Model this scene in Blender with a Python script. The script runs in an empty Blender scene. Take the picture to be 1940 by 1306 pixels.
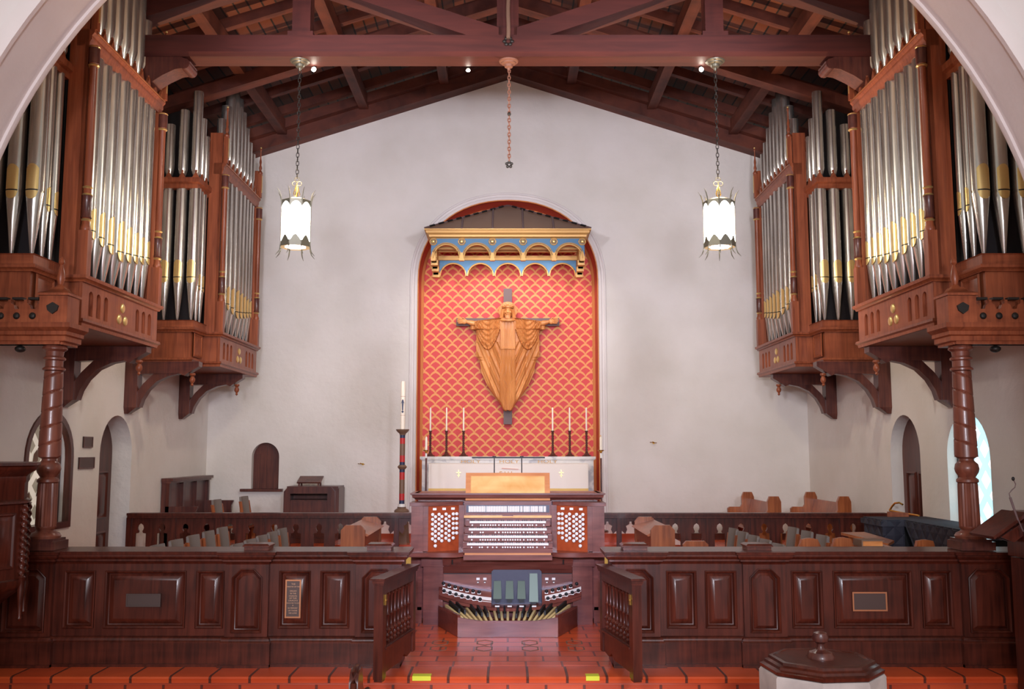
import bpy, bmesh, math, random
from mathutils import Vector, Matrix
from mathutils.geometry import tessellate_polygon
random.seed(7)
S = bpy.context.scene
COL = S.collection
PI = math.pi

# ------------------------------------------------------------ camera, light, exposure
cam_d = bpy.data.cameras.new('camera'); cam = bpy.data.objects.new('camera', cam_d); COL.objects.link(cam)
cam_d.sensor_width = 36; cam_d.lens = 36*1800/1940; cam_d.shift_x = 8/1940
cam_d.clip_start = .05; cam_d.clip_end = 200
cam.location = (0, 0, 1.75); cam.rotation_euler = (PI/2+math.atan(202/1800), 0, 0)
S.camera = cam
S.view_settings.view_transform = 'Standard'; S.view_settings.look = 'None'
S.view_settings.gamma = 1; S.view_settings.use_curve_mapping = False
S.view_settings.exposure = 0.15
W = bpy.data.worlds.new('world'); S.world = W; W.use_nodes = True
bg = W.node_tree.nodes['Background']; bg.inputs[0].default_value = (1, .95, .88, 1); bg.inputs[1].default_value = .42

def area(loc, aim, sx, sy, power, col=(1, 1, 1), spread=PI):
    d = bpy.data.lights.new('area_light', 'AREA'); d.shape = 'RECTANGLE'; d.size = sx; d.size_y = sy
    d.energy = power; d.color = col; d.spread = spread
    o = bpy.data.objects.new('area_light', d); COL.objects.link(o); o.location = loc
    o.rotation_euler = (Vector(aim)-Vector(loc)).to_track_quat('-Z', 'Y').to_euler(); return o
def spot(loc, aim, power, ang, col=(1, 1, 1), r=.08, blend=.5):
    d = bpy.data.lights.new('spot_light', 'SPOT'); d.energy = power; d.spot_size = math.radians(ang); d.spot_blend = blend
    d.color = col; d.shadow_soft_size = r
    o = bpy.data.objects.new('spot_light', d); COL.objects.link(o); o.location = loc
    o.rotation_euler = (Vector(aim)-Vector(loc)).to_track_quat('-Z', 'Y').to_euler(); return o
# daylight from the nave windows behind the camera
area((0, -5.0, 3.6), (0, 12, 2.4), 9, 4.0, 420, (.98, .96, 1))
for s in (-1, 1):
    # photographer's cool lamps either side of the camera
    spot((s*1.25, -.4, 2.7), (s*.6, 15.4, 3.6), 1000, 62, (.86, .86, 1), .25, .7)
    # spotlights on the chancel side of the arch
    spot((s*2.4, 7.0, 5.15), (s*.2, 15.4, 5.4), 520, 76, (.86, .86, 1), .2, .8)
    spot((-s*1.5, 7.1, 5.3), (s*4.2, 12.0, 4.8), 330, 64, (1, .95, .86), .12, .7)
    spot((s*1.2, 10.45, 5.95), (s*2.6, 12.8, 0.3), 160, 95, (1, .84, .62), .12, .7)
    # added warm uplights without fixtures, brightening the tie beam and roof timbers
    spot((s*3.0, 12.7, 1.0), (s*1.7, 10.2, 6.1), 1100, 80, (1, .64, .36), .12, .8)
spot((0, 8.9, 6.0), (0, 9.8, 1.1), 120, 24, (.9, .9, 1), .05, .5)
spot((0, -.5, 2.6), (0, 9.7, .55), 1500, 17, (.55, .58, 1), .2, .6)
spot((-.45, 10.5, 5.98), (0, 15.75, 3.6), 300, 42, (1, .95, .9), .06, .6)
# small lamp under the canopy of the niche
area((0, 14.9, 4.70), (0, 15.85, 3.7), 1.8, .1, 13, (1, .9, .86))
for s in (-1, 1):
    # added warm point light above each lantern, lifting the beam and roof
    d_ = bpy.data.lights.new('point_light', 'POINT'); d_.energy = 14; d_.color = (1, .78, .52); d_.shadow_soft_size = .12
    o_ = bpy.data.objects.new('point_light', d_); COL.objects.link(o_); o_.location = (s*2.31, 10.17, 4.66)

# ------------------------------------------------------------ materials
def lin(c):
    return tuple(((x/255)/12.92 if x/255 <= .04045 else ((x/255+.055)/1.055)**2.4) for x in c)+(1,)
def mat(name, rgb=None, rough=.5, metal=0, emis=None, es=0, coat=0, spec=.5):
    m = bpy.data.materials.new(name); m.use_nodes = True
    b = m.node_tree.nodes['Principled BSDF']
    if rgb: b.inputs['Base Color'].default_value = lin(rgb)
    b.inputs['Roughness'].default_value = rough; b.inputs['Metallic'].default_value = metal
    b.inputs['Specular IOR Level'].default_value = spec
    if coat: b.inputs['Coat Weight'].default_value = coat; b.inputs['Coat Roughness'].default_value = .15
    if emis: b.inputs['Emission Color'].default_value = lin(emis); b.inputs['Emission Strength'].default_value = es
    return m
def nd(m, t, **kw):
    n = m.node_tree.nodes.new(t)
    for k, v in kw.items(): setattr(n, k, v)
    return n
def lk(m, a, b): m.node_tree.links.new(a, b)
def coords(m, scale=(1, 1, 1), kind='Object', rot=(0, 0, 0)):
    tc = nd(m, 'ShaderNodeTexCoord'); mp = nd(m, 'ShaderNodeMapping')
    mp.inputs['Scale'].default_value = scale; mp.inputs['Rotation'].default_value = rot
    lk(m, tc.outputs[kind], mp.inputs[0]); return mp.outputs[0]
def geo_pos(m, scale=(1, 1, 1)):
    g = nd(m, 'ShaderNodeNewGeometry'); mp = nd(m, 'ShaderNodeMapping'); mp.inputs['Scale'].default_value = scale
    lk(m, g.outputs['Position'], mp.inputs[0]); return mp.outputs[0]
def ramp(m, fac, stops):
    r = nd(m, 'ShaderNodeValToRGB'); e = r.color_ramp.elements
    while len(e) < len(stops): e.new(.5)
    for i, (p, c) in enumerate(stops): e[i].position = p; e[i].color = lin(c)
    lk(m, fac, r.inputs[0]); return r.outputs[0]
def bump(m, h, st=.3, dist=.01):
    b = nd(m, 'ShaderNodeBump'); b.inputs['Strength'].default_value = st; b.inputs['Distance'].default_value = dist
    lk(m, h, b.inputs['Height']); lk(m, b.outputs[0], m.node_tree.nodes['Principled BSDF'].inputs['Normal'])
def wood(name, dark, light, rough=.35, grain=(30, 30, 2.2), coat=.3, sc=1.0, spec=.32):
    m = mat(name, None, rough, coat=coat, spec=spec); b = m.node_tree.nodes['Principled BSDF']
    v = coords(m, tuple(g*sc for g in grain))
    n = nd(m, 'ShaderNodeTexNoise'); n.inputs['Scale'].default_value = 1; n.inputs['Detail'].default_value = 5; n.inputs['Distortion'].default_value = .6
    lk(m, v, n.inputs['Vector'])
    n2 = nd(m, 'ShaderNodeTexNoise'); n2.inputs['Scale'].default_value = 1.7
    ad = nd(m, 'ShaderNodeMath', operation='ADD'); ml = nd(m, 'ShaderNodeMath', operation='MULTIPLY'); ml.inputs[1].default_value = .5
    lk(m, n2.outputs[0], ml.inputs[0]); ml2 = nd(m, 'ShaderNodeMath', operation='MULTIPLY'); ml2.inputs[1].default_value = .55
    lk(m, n.outputs[0], ml2.inputs[0]); lk(m, ml.outputs[0], ad.inputs[0]); lk(m, ml2.outputs[0], ad.inputs[1])
    c = ramp(m, ad.outputs[0], [(.36, dark), (.68, light)])
    lk(m, c, b.inputs['Base Color']); bump(m, n.outputs[0], .08, .004); return m

M = {}
M['case'] = wood('organ_case_wood', (112, 54, 32), (158, 86, 54), .42, coat=.15)
M['column'] = wood('column_wood', (96, 50, 38), (134, 76, 58), .36, coat=.3)
M['case_dark'] = wood('organ_case_dark_wood', (66, 32, 30), (104, 56, 44), .4)
M['screen'] = wood('screen_wood', (54, 20, 13), (94, 41, 28), .34, coat=.22)
M['roof'] = wood('roof_timber', (66, 32, 26), (106, 56, 42), .6, (4, 4, 4), 0)
M['beam'] = wood('tie_beam_timber', (60, 26, 24), (84, 38, 32), .55, (1.5, 14, 14), 0)
M['console'] = wood('console_wood', (96, 48, 40), (134, 76, 64), .3, (2.5, 20, 20))
M['stall'] = wood('choir_stall_wood', (124, 62, 30), (176, 100, 56), .35)
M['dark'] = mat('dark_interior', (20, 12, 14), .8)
M['statue'] = wood('carved_limewood', (186, 114, 58), (226, 156, 92), .45, (16, 16, 2), .15)
M['cross'] = mat('cross_grey_timber', (104, 84, 84), .6)
M['gold'] = mat('gilding', (228, 200, 132), .3, .7)
M['goldpaint'] = mat('gold_paint', (196, 152, 88), .5, .25)
M['bluepaint'] = mat('blue_paint', (66, 110, 146), .6)
M['maple'] = wood('maple_music_rack', (226, 164, 92), (246, 202, 132), .4, (6, 6, 6), .2)
M['maple_edge'] = wood('music_rack_frame_wood', (196, 118, 62), (224, 150, 88), .4, (3, 20, 20), .2)
M['white'] = mat('ivory_white', (240, 238, 232), .3)
M['black'] = mat('ebony_black', (12, 12, 14), .55)
M['iron'] = mat('wrought_iron', (52, 48, 44), .5, .6)
M['rope'] = mat('rust_brown_chain', (122, 78, 60), .6, .2)
M['brass'] = mat('brass', (206, 168, 84), .25, .9)
M['bronze'] = mat('bronze_plaque', (88, 72, 68), .45, .5)
M['copper'] = mat('copper_border', (190, 128, 92), .4, .6)
M['plaquetext'] = mat('plaque_lettering', (206, 160, 128), .4, .5)
M['grey'] = mat('grey_upholstery', (122, 112, 106), .9)
M['quilt'] = mat('quilted_cover', (44, 44, 56), .85)
M['candle'] = mat('candle_wax', (244, 232, 214), .5)
M['cloth'] = mat('white_linen', (240, 232, 222), .85)
M['fringe'] = mat('gold_fringe', (224, 188, 110), .7)
M['tape'] = mat('yellow_tape', (226, 232, 60), .6)
M['red'] = mat('red_paint', (190, 44, 44), .5)
M['navy'] = mat('navy_paint', (40, 46, 78), .5)
M['olive'] = mat('olive_brown_paint', (120, 92, 74), .5)
M['cushion'] = mat('yellow_kneeler', (226, 190, 92), .8)
M['pedalwood'] = mat('pedal_maple', (232, 206, 140), .35)
M['pedalpanel'] = mat('pedal_recess_paint', (34, 38, 62), .35)
M['rubber'] = mat('expression_pedal_rubber', (84, 98, 84), .45, .3)
M['pendant'] = mat('lantern_metal', (96, 92, 78), .45, .5)
M['glow'] = mat('lantern_glass', (255, 250, 244), .4, emis=(255, 246, 236), es=26)
M['bulb'] = mat('lamp_lens', (255, 250, 240), .4, emis=(255, 244, 226), es=30)

m = mat('organ_pipe_metal', (205, 203, 198), .25, .9); M['pipe'] = m
n = nd(m, 'ShaderNodeTexNoise'); n.inputs['Scale'].default_value = 9; lk(m, coords(m, (1, 1, .25)), n.inputs['Vector'])
lk(m, ramp(m, n.outputs[0], [(.3, (176, 172, 166)), (.7, (212, 208, 200))]), m.node_tree.nodes['Principled BSDF'].inputs['Base Color'])

def plaster(name, a, b_, bs=.5):
    m = mat(name, None, .9); n = nd(m, 'ShaderNodeTexNoise'); n.inputs['Scale'].default_value = 1.1; n.inputs['Detail'].default_value = 4
    lk(m, geo_pos(m), n.inputs['Vector'])
    lk(m, ramp(m, n.outputs[0], [(.35, a), (.65, b_)]), m.node_tree.nodes['Principled BSDF'].inputs['Base Color'])
    n2 = nd(m, 'ShaderNodeTexNoise'); n2.inputs['Scale'].default_value = 9; n2.inputs['Detail'].default_value = 6; lk(m, geo_pos(m), n2.inputs['Vector'])
    bump(m, n2.outputs[0], bs, .02); return m
M['plaster'] = plaster('wall_plaster', (213, 207, 199), (223, 217, 211))
M['archplaster'] = plaster('arch_plaster', (214, 206, 202), (224, 217, 214), .25)

def tile(name, c1, c2, mortar, bw, bh, plane='xy', msize=.012):
    m = mat(name, None, .32, coat=.12, spec=.35); b = m.node_tree.nodes['Principled BSDF']
    g = nd(m, 'ShaderNodeNewGeometry'); sp = nd(m, 'ShaderNodeSeparateXYZ'); cb = nd(m, 'ShaderNodeCombineXYZ')
    lk(m, g.outputs['Position'], sp.inputs[0]); lk(m, sp.outputs['XYZ'.index(plane[0].upper())], cb.inputs[0]); lk(m, sp.outputs['XYZ'.index(plane[1].upper())], cb.inputs[1])
    t = nd(m, 'ShaderNodeTexBrick'); t.inputs['Scale'].default_value = 1; t.inputs['Brick Width'].default_value = bw; t.inputs['Row Height'].default_value = bh
    t.inputs['Mortar Size'].default_value = msize; t.inputs['Mortar Smooth'].default_value = .3; t.inputs['Bias'].default_value = 0
    t.inputs['Color1'].default_value = lin(c1); t.inputs['Color2'].default_value = lin(c2); t.inputs['Mortar'].default_value = lin(mortar)
    lk(m, cb.outputs[0], t.inputs['Vector'])
    n = nd(m, 'ShaderNodeTexNoise'); n.inputs['Scale'].default_value = 3.5; lk(m, g.outputs['Position'], n.inputs['Vector'])
    mx = nd(m, 'ShaderNodeMix', data_type='RGBA', blend_type='MULTIPLY'); mx.inputs[0].default_value = .35
    lk(m, t.outputs['Color'], mx.inputs[6]); lk(m, ramp(m, n.outputs[0], [(.3, (190, 180, 176)), (.7, (255, 255, 255))]), mx.inputs[7])
    lk(m, mx.outputs[2], b.inputs['Base Color'])
    inv = nd(m, 'ShaderNodeMath', operation='SUBTRACT'); inv.inputs[0].default_value = 1; lk(m, t.outputs['Fac'], inv.inputs[1])
    bump(m, inv.outputs[0], .5, .006); return m
M['tile'] = tile('terracotta_tile', (226, 98, 50), (212, 84, 42), (136, 64, 46), .30, .20, 'xy', .010)
M['riser'] = tile('terracotta_riser', (216, 92, 52), (200, 78, 46), (116, 56, 44), .30, .30, 'xz')
M['tread'] = tile('terracotta_nosing', (222, 94, 48), (208, 80, 42), (100, 52, 40), .31, 1.2)
M['nosing'] = mat('glazed_tile', (196, 88, 60), .2, coat=.5)

# diaper painted niche: ogee lattice in gold on red
m = mat('diaper_painted_plaster', None, .6); M['diaper'] = m
g = nd(m, 'ShaderNodeNewGeometry'); sp = nd(m, 'ShaderNodeSeparateXYZ'); lk(m, g.outputs['Position'], sp.inputs[0])
def mth(op, a, b=None, c=None):
    n = nd(m, 'ShaderNodeMath', operation=op)
    for i, v in enumerate((a, b, c)):
        if v is None: continue
        if isinstance(v, (int, float)): n.inputs[i].default_value = v
        else: lk(m, v, n.inputs[i])
    return n.outputs[0]
P_ = .186
u = mth('DIVIDE', sp.outputs[0], P_); v = mth('DIVIDE', sp.outputs[2], P_)
# half-drop scale pattern: each scale is round on top and pointed below
def lattice(off):
    uu = mth('SUBTRACT', mth('FRACT', mth('ADD', u, off)), .5)
    au = mth('ABSOLUTE', uu)
    # ogee curve height for this half cell, steep at the middle (round) and straight to the point
    h = mth('SQRT', mth('MAXIMUM', mth('SUBTRACT', .25, mth('MULTIPLY', au, au)), 0))
    hh = mth('ADD', mth('MULTIPLY', h, .62), mth('MULTIPLY', mth('SUBTRACT', .5, au), .38))
    d = mth('SUBTRACT', mth('ADD', v, off), hh)
    f = mth('ABSOLUTE', mth('SUBTRACT', mth('FRACT', d), .5))
    return mth('SUBTRACT', .5, f)
dd = mth('MINIMUM', lattice(0.0), lattice(0.5))
mask = mth('LESS_THAN', dd, .105)
mx = nd(m, 'ShaderNodeMix', data_type='RGBA'); lk(m, mask, mx.inputs[0])
mx.inputs[6].default_value = lin((206, 62, 62)); mx.inputs[7].default_value = lin((222, 150, 84))
lk(m, mx.outputs[2], m.node_tree.nodes['Principled BSDF'].inputs['Base Color'])
M['nicheorange'] = mat('orange_border_paint', (206, 124, 58), .6)
M['nichered'] = mat('red_soffit_paint', (196, 84, 66), .6)
# veined marble
m = mat('altar_marble', None, .35); M['marble'] = m
n = nd(m, 'ShaderNodeTexNoise'); n.inputs['Scale'].default_value = 3; n.inputs['Detail'].default_value = 6; n.inputs['Distortion'].default_value = 2
lk(m, geo_pos(m), n.inputs['Vector'])
lk(m, ramp(m, n.outputs[0], [(.4, (168, 164, 166)), (.5, (206, 200, 194)), (.7, (214, 208, 200))]), m.node_tree.nodes['Principled BSDF'].inputs['Base Color'])
m = mat('font_stone', None, .8); M['stone'] = m
n = nd(m, 'ShaderNodeTexNoise'); n.inputs['Scale'].default_value = 6; n.inputs['Detail'].default_value = 6
lk(m, geo_pos(m), n.inputs['Vector'])
lk(m, ramp(m, n.outputs[0], [(.35, (176, 166, 162)), (.65, (200, 190, 184))]), m.node_tree.nodes['Principled BSDF'].inputs['Base Color'])
# roof boards running along the building
m = mat('roof_boards', None, .7); M['boards'] = m
n = nd(m, 'ShaderNodeTexBrick'); n.inputs['Scale'].default_value = 1; n.inputs['Brick Width'].default_value = 3.2; n.inputs['Row Height'].default_value = .16
n.inputs['Color1'].default_value = lin((118, 62, 40)); n.inputs['Color2'].default_value = lin((70, 36, 30)); n.inputs['Mortar'].default_value = lin((30, 16, 16)); n.inputs['Mortar Size'].default_value = .012
g = nd(m, 'ShaderNodeNewGeometry'); sp = nd(m, 'ShaderNodeSeparateXYZ'); cb = nd(m, 'ShaderNodeCombineXYZ'); lk(m, g.outputs['Position'], sp.inputs[0])
lk(m, sp.outputs[1], cb.inputs[0]); lk(m, sp.outputs[0], cb.inputs[1]); lk(m, cb.outputs[0], n.inputs['Vector'])
lk(m, n.outputs[0], m.node_tree.nodes['Principled BSDF'].inputs['Base Color'])
# leaded daylight windows
def window_mat(name, bright, pale, st, diamond):
    m = mat(name, None, .3); b = m.node_tree.nodes['Principled BSDF']
    g = nd(m, 'ShaderNodeNewGeometry'); sp = nd(m, 'ShaderNodeSeparateXYZ'); lk(m, g.outputs['Position'], sp.inputs[0])
    def mt(op, a, b2=None):
        n = nd(m, 'ShaderNodeMath', operation=op)
        for i, v in enumerate((a, b2)):
            if v is None: continue
            if isinstance(v, (int, float)): n.inputs[i].default_value = v
            else: lk(m, v, n.inputs[i])
        return n.outputs[0]
    a = mt('MULTIPLY', mt('ADD', sp.outputs[1], sp.outputs[2]), diamond); c = mt('MULTIPLY', mt('SUBTRACT', sp.outputs[1], sp.outputs[2]), diamond)
    fa = mt('ABSOLUTE', mt('SUBTRACT', mt('FRACT', a), .5)); fc = mt('ABSOLUTE', mt('SUBTRACT', mt('FRACT', c), .5))
    k = mt('GREATER_THAN', mt('MAXIMUM', fa, fc), .30)
    mx = nd(m, 'ShaderNodeMix', data_type='RGBA'); lk(m, k, mx.inputs[0])
    mx.inputs[6].default_value = lin(bright); mx.inputs[7].default_value = lin(pale)
    lk(m, mx.outputs[2], b.inputs['Base Color']); lk(m, mx.outputs[2], b.inputs['Emission Color']); b.inputs['Emission Strength'].default_value = st
    return m
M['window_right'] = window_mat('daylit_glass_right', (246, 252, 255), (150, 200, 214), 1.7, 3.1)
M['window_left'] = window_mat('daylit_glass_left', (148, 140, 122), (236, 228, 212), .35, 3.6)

# ------------------------------------------------------------ mesh helpers
def offset_poly(P, d):
    """inward offset of a convex polygon (counter-clockwise or clockwise)"""
    n = len(P); A = sum(P[i][0]*P[(i+1) % n][1]-P[(i+1) % n][0]*P[i][1] for i in range(n)); sg = 1 if A > 0 else -1
    out = []
    for i in range(n):
        p0, p1, p2 = P[i-1], P[i], P[(i+1) % n]
        e1 = (p1[0]-p0[0], p1[1]-p0[1]); e2 = (p2[0]-p1[0], p2[1]-p1[1])
        l1 = math.hypot(*e1); l2 = math.hypot(*e2)
        n1 = (-e1[1]/l1*sg, e1[0]/l1*sg); n2 = (-e2[1]/l2*sg, e2[0]/l2*sg)
        k = 1+n1[0]*n2[0]+n1[1]*n2[1]
        out.append((p1[0]+d*(n1[0]+n2[0])/k, p1[1]+d*(n1[1]+n2[1])/k))
    return out
def arch_poly(x0, x1, z0, zs, zt, n=16, p=2.0):
    """rectangle with an arched head: springing zs, crown zt"""
    xc = (x0+x1)/2; a = (x1-x0)/2; b = zt-zs; pts = [(x0, z0), (x1, z0)]
    for i in range(n+1):
        t = PI*i/n; c, s = math.cos(t), math.sin(t)
        pts.append((xc+a*math.copysign(abs(c)**(2/p), c), zs+b*abs(s)**(2/p)))
    return pts
def cham_poly(x0, x1, z0, z1, c):
    return [(x0, z0), (x1, z0), (x1, z1-c), (x1-c, z1), (x0+c, z1), (x0, z1-c)]
def rect(x0, x1, z0, z1): return [(x0, z0), (x1, z0), (x1, z1), (x0, z1)]

class MB:
    def __init__(s, mx=1, M4=None): s.bm = bmesh.new(); s.mx = mx; s.M4 = M4
    def add(s, V, F, smooth=False, mi=0):
        vs = []
        for v in V:
            v = Vector(v)
            if s.M4 is not None: v = s.M4 @ v
            v.x *= s.mx; vs.append(s.bm.verts.new(v))
        for f in F:
            try:
                fc = s.bm.faces.new([vs[i] for i in f]); fc.smooth = smooth; fc.material_index = mi
            except ValueError: pass
        return s
    def box(s, x0, x1, y0, y1, z0, z1, mi=0, ch=0):
        if x0 > x1: x0, x1 = x1, x0
        V = [(x, y, z) for z in (z0, z1) for y in (y0, y1) for x in (x0, x1)]
        return s.add(V, [(0, 2, 3, 1), (4, 5, 7, 6), (0, 1, 5, 4), (2, 6, 7, 3), (0, 4, 6, 2), (1, 3, 7, 5)], mi=mi)
    def plate(s, outer, holes, axis, a0, a1, mi=0):
        """polygon with holes extruded along axis ('x': pts are (y,z); 'y': (x,z); 'z': (x,y))"""
        mp = {'x': lambda p, a: (a, p[0], p[1]), 'y': lambda p, a: (p[0], a, p[1]), 'z': lambda p, a: (p[0], p[1], a)}[axis]
        loops = [list(outer)]+[list(h) for h in holes]
        tris = tessellate_polygon([[Vector((p[0], p[1], 0)) for p in L] for L in loops])
        flat = [p for L in loops for p in L]; n = len(flat)
        V = [mp(p, a0) for p in flat]+[mp(p, a1) for p in flat]
        F = [tuple(t) for t in tris]+[tuple(i+n for i in reversed(t)) for t in tris]; b = 0
        for L in loops:
            k = len(L)
            for i in range(k): j = (i+1) % k; F.append((b+i, b+j, b+j+n, b+i+n))
            b += k
        return s.add(V, F, mi=mi)
    def loops(s, Ls, cap0=False, cap1=True, smooth=False, closed=True, mi=0):
        n = len(Ls[0]); V = [p for L in Ls for p in L]; F = []
        for k in range(len(Ls)-1):
            for i in range(n if closed else n-1):
                j = (i+1) % n; F.append((k*n+i, k*n+j, (k+1)*n+j, (k+1)*n+i))
        if cap0: F.append(tuple(range(n)))
        if cap1: F.append(tuple((len(Ls)-1)*n+i for i in range(n)))
        return s.add(V, F, smooth, mi)
    def panel(s, P, y, layers, axis='y', mi=0):
        """moulded panel: layers of (inset, out)"""
        Ls = []
        for ins, out in layers:
            Q = offset_poly(P, ins) if ins else P
            if axis == 'y': Ls.append([(p[0], y-out, p[1]) for p in Q])
            else: Ls.append([(y-out, p[0], p[1]) for p in Q])
        return s.loops(Ls, mi=mi)
    def lathe(s, prof, c=(0, 0, 0), n=16, smooth=True, ang=0, fn=None, mi=0, axis='z'):
        Ls = []
        for r, z in prof:
            L = []
            for i in range(n):
                t = 2*PI*i/n+ang; rr = fn(r, z, t) if fn else r
                p = (rr*math.cos(t), rr*math.sin(t), z)
                if axis == 'y': p = (p[0], -p[2], p[1])
                if axis == 'x': p = (p[2], p[0], p[1])
                L.append((c[0]+p[0], c[1]+p[1], c[2]+p[2]))
            Ls.append(L)
        return s.loops(Ls, cap0=True, cap1=True, smooth=smooth, mi=mi)
    def tube(s, pts, r, n=8, closed=False, mi=0):
        pts = [Vector(p) for p in pts]; Ls = []; m = len(pts)
        for i, p in enumerate(pts):
            if closed: d = pts[(i+1) % m]-pts[i-1]
            else: d = pts[min(i+1, m-1)]-pts[max(i-1, 0)]
            d.normalize(); ref = Vector((0, 0, 1)) if abs(d.z) < .9 else Vector((0, 1, 0))
            a = d.cross(ref).normalized(); b = d.cross(a)
            rr = r[i] if isinstance(r, (list, tuple)) else r
            Ls.append([p+a*rr*math.cos(2*PI*k/n)+b*rr*math.sin(2*PI*k/n) for k in range(n)])
        if closed: Ls.append(Ls[0]); return s.loops(Ls, cap0=False, cap1=False, smooth=True, mi=mi)
        return s.loops(Ls, cap0=True, cap1=True, smooth=True, mi=mi)
    def ball(s, c, r, nu=12, nv=8, mi=0):
        if not isinstance(r, (tuple, list)): r = (r, r, r)
        Ls = []
        for j in range(nv+1):
            t = PI*j/nv; q = max(math.sin(t), .02)
            Ls.append([(c[0]+r[0]*q*math.cos(2*PI*i/nu), c[1]+r[1]*q*math.sin(2*PI*i/nu), c[2]-r[2]*math.cos(t)) for i in range(nu)])
        return s.loops(Ls, cap0=True, cap1=True, smooth=True, mi=mi)
    def sweep(s, prof, path, mi=0):
        """profile [(out, z)] swept with mitres along an open plan path [(x,y)]; out points to the right of travel"""
        n = len(path); Ls = []
        for i, p in enumerate(path):
            def nrm(a, b):
                d = (b[0]-a[0], b[1]-a[1]); l = math.hypot(*d); return (d[1]/l, -d[0]/l)
            n1 = nrm(path[i-1], p) if i else None; n2 = nrm(p, path[i+1]) if i < n-1 else None
            if n1 is None: m_ = n2
            elif n2 is None: m_ = n1
            else:
                k = 1+n1[0]*n2[0]+n1[1]*n2[1]; m_ = ((n1[0]+n2[0])/k, (n1[1]+n2[1])/k)
            Ls.append([(p[0]+m_[0]*o, p[1]+m_[1]*o, z) for o, z in prof])
        return s.loops(Ls, cap0=True, cap1=True, closed=True, mi=mi)
    def build(s, name, m, parent=None, root=None, kind=None):
        bmesh.ops.recalc_face_normals(s.bm, faces=s.bm.faces)
        me = bpy.data.meshes.new(name); s.bm.to_mesh(me); s.bm.free()
        o = bpy.data.objects.new(name, me); COL.objects.link(o)
        ms = m if isinstance(m, (list, tuple)) else [m]
        for q in ms: me.materials.append(M[q] if isinstance(q, str) else q)
        if parent is not None:
            o.parent = parent; wl = Vector((0, 0, 0)); q = parent; ch = []
            while q is not None: wl += q.location; ch.append(q); q = q.parent
            if not getattr(s, 'local', False): me.transform(Matrix.Translation(-wl))
        else:
            # a thing of one mesh: its origin goes to the centre of its base
            if kind is None and len(me.vertices):
                xs = [v.co for v in me.vertices]
                c = Vector(((min(v.x for v in xs)+max(v.x for v in xs))/2, (min(v.y for v in xs)+max(v.y for v in xs))/2, min(v.z for v in xs)))
                me.transform(Matrix.Translation(-c)); o.location = c
        try: me.set_sharp_from_angle(angle=math.radians(38))
        except Exception: pass
        if kind: o['kind'] = kind
        return o
def tag(o, label, cat, group=None):
    o['label'] = label; o['category'] = cat
    if group: o['group'] = group
    return o
def thing(name, label, cat, loc, group=None):
    o = bpy.data.objects.new(name, None); COL.objects.link(o); o.location = loc; o.empty_display_size = .1
    return tag(o, label, cat, group)
def copy_tree(o, parent=None, off=None, label=None):
    c = o.copy(); COL.objects.link(c)
    if parent is not None: c.parent = parent
    if off is not None: c.location = Vector(o.location)+Vector(off)
    if label: c['label'] = label
    for ch in list(o.children):
        if ch is not c: copy_tree(ch, c)
    return c
def text_mesh(body, size, M4, mname, ext=.001, align='CENTER', name='lettering', parent=None):
    cu = bpy.data.curves.new('lettering', 'FONT'); cu.body = body; cu.size = size; cu.extrude = ext; cu.align_x = align; cu.align_y = 'CENTER'
    cu.resolution_u = 3
    t = bpy.data.objects.new('lettering', cu); COL.objects.link(t)
    bpy.context.view_layer.update()
    me = bpy.data.meshes.new_from_object(t.evaluated_get(bpy.context.evaluated_depsgraph_get()))
    bpy.data.objects.remove(t); me.transform(M4); me.materials.clear(); me.materials.append(M[mname])
    o = bpy.data.objects.new(name, me); COL.objects.link(o)
    if parent is not None:
        o.parent = parent; wl = Vector((0, 0, 0)); q = parent
        while q is not None: wl += q.location; q = q.parent
        me.transform(Matrix.Translation(-wl))
    return o
def front_text(x, y, z): return Matrix.Translation((x, y, z)) @ Matrix.Rotation(PI/2, 4, 'X')
def circ(c, r, n=24, ax='xz'):
    out = []
    for i in range(n):
        t = 2*PI*i/n; a, b = r*math.cos(t), r*math.sin(t)
        out.append((c[0]+a, c[1], c[2]+b) if ax == 'xz' else ((c[0], c[1]+a, c[2]+b) if ax == 'yz' else (c[0]+a, c[1]+b, c[2])))
    return out

# ------------------------------------------------------------ the room
RZ, RK = 7.96, .322                                        # gable line on the east wall
def struct(mb, name, m): return mb.build(name, m, kind='structure')
niche = arch_poly(-1.475, 1.48, .35, 4.55, 5.885, 32, 2.15)
swin = arch_poly(-4.12, -3.68, 1.15, 1.66, 1.885, 16)
b = MB(); b.plate([(-5.3, -.6), (5.3, -.6), (5.3, RZ-RK*5.3+.3), (0, RZ+.3), (-5.3, RZ-RK*5.3+.3)], [niche, swin], 'y', 15.4, 15.85); struct(b, 'wall_back', 'plaster')
b = MB(); b.box(-1.75, 1.75, 15.85, 15.95, .3, 6.1); struct(b, 'wall_back', 'diaper')
# painted reveal and orange border inside the niche
b = MB(); inn = [(x, z) for x, z in niche]
b.loops([[(x, 15.42, z) for x, z in offset_poly(niche, .002)], [(x, 15.84, z) for x, z in offset_poly(niche, .002)], [(x, 15.84, z) for x, z in offset_poly(niche, .014)], [(x, 15.42, z) for x, z in offset_poly(niche, .014)]], cap1=False)
struct(b, 'trim_1', 'nichered')
b = MB(); b.plate(offset_poly(niche, .015), [offset_poly(niche, .06)], 'y', 15.83, 15.845); struct(b, 'trim_2', 'nicheorange')
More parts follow.
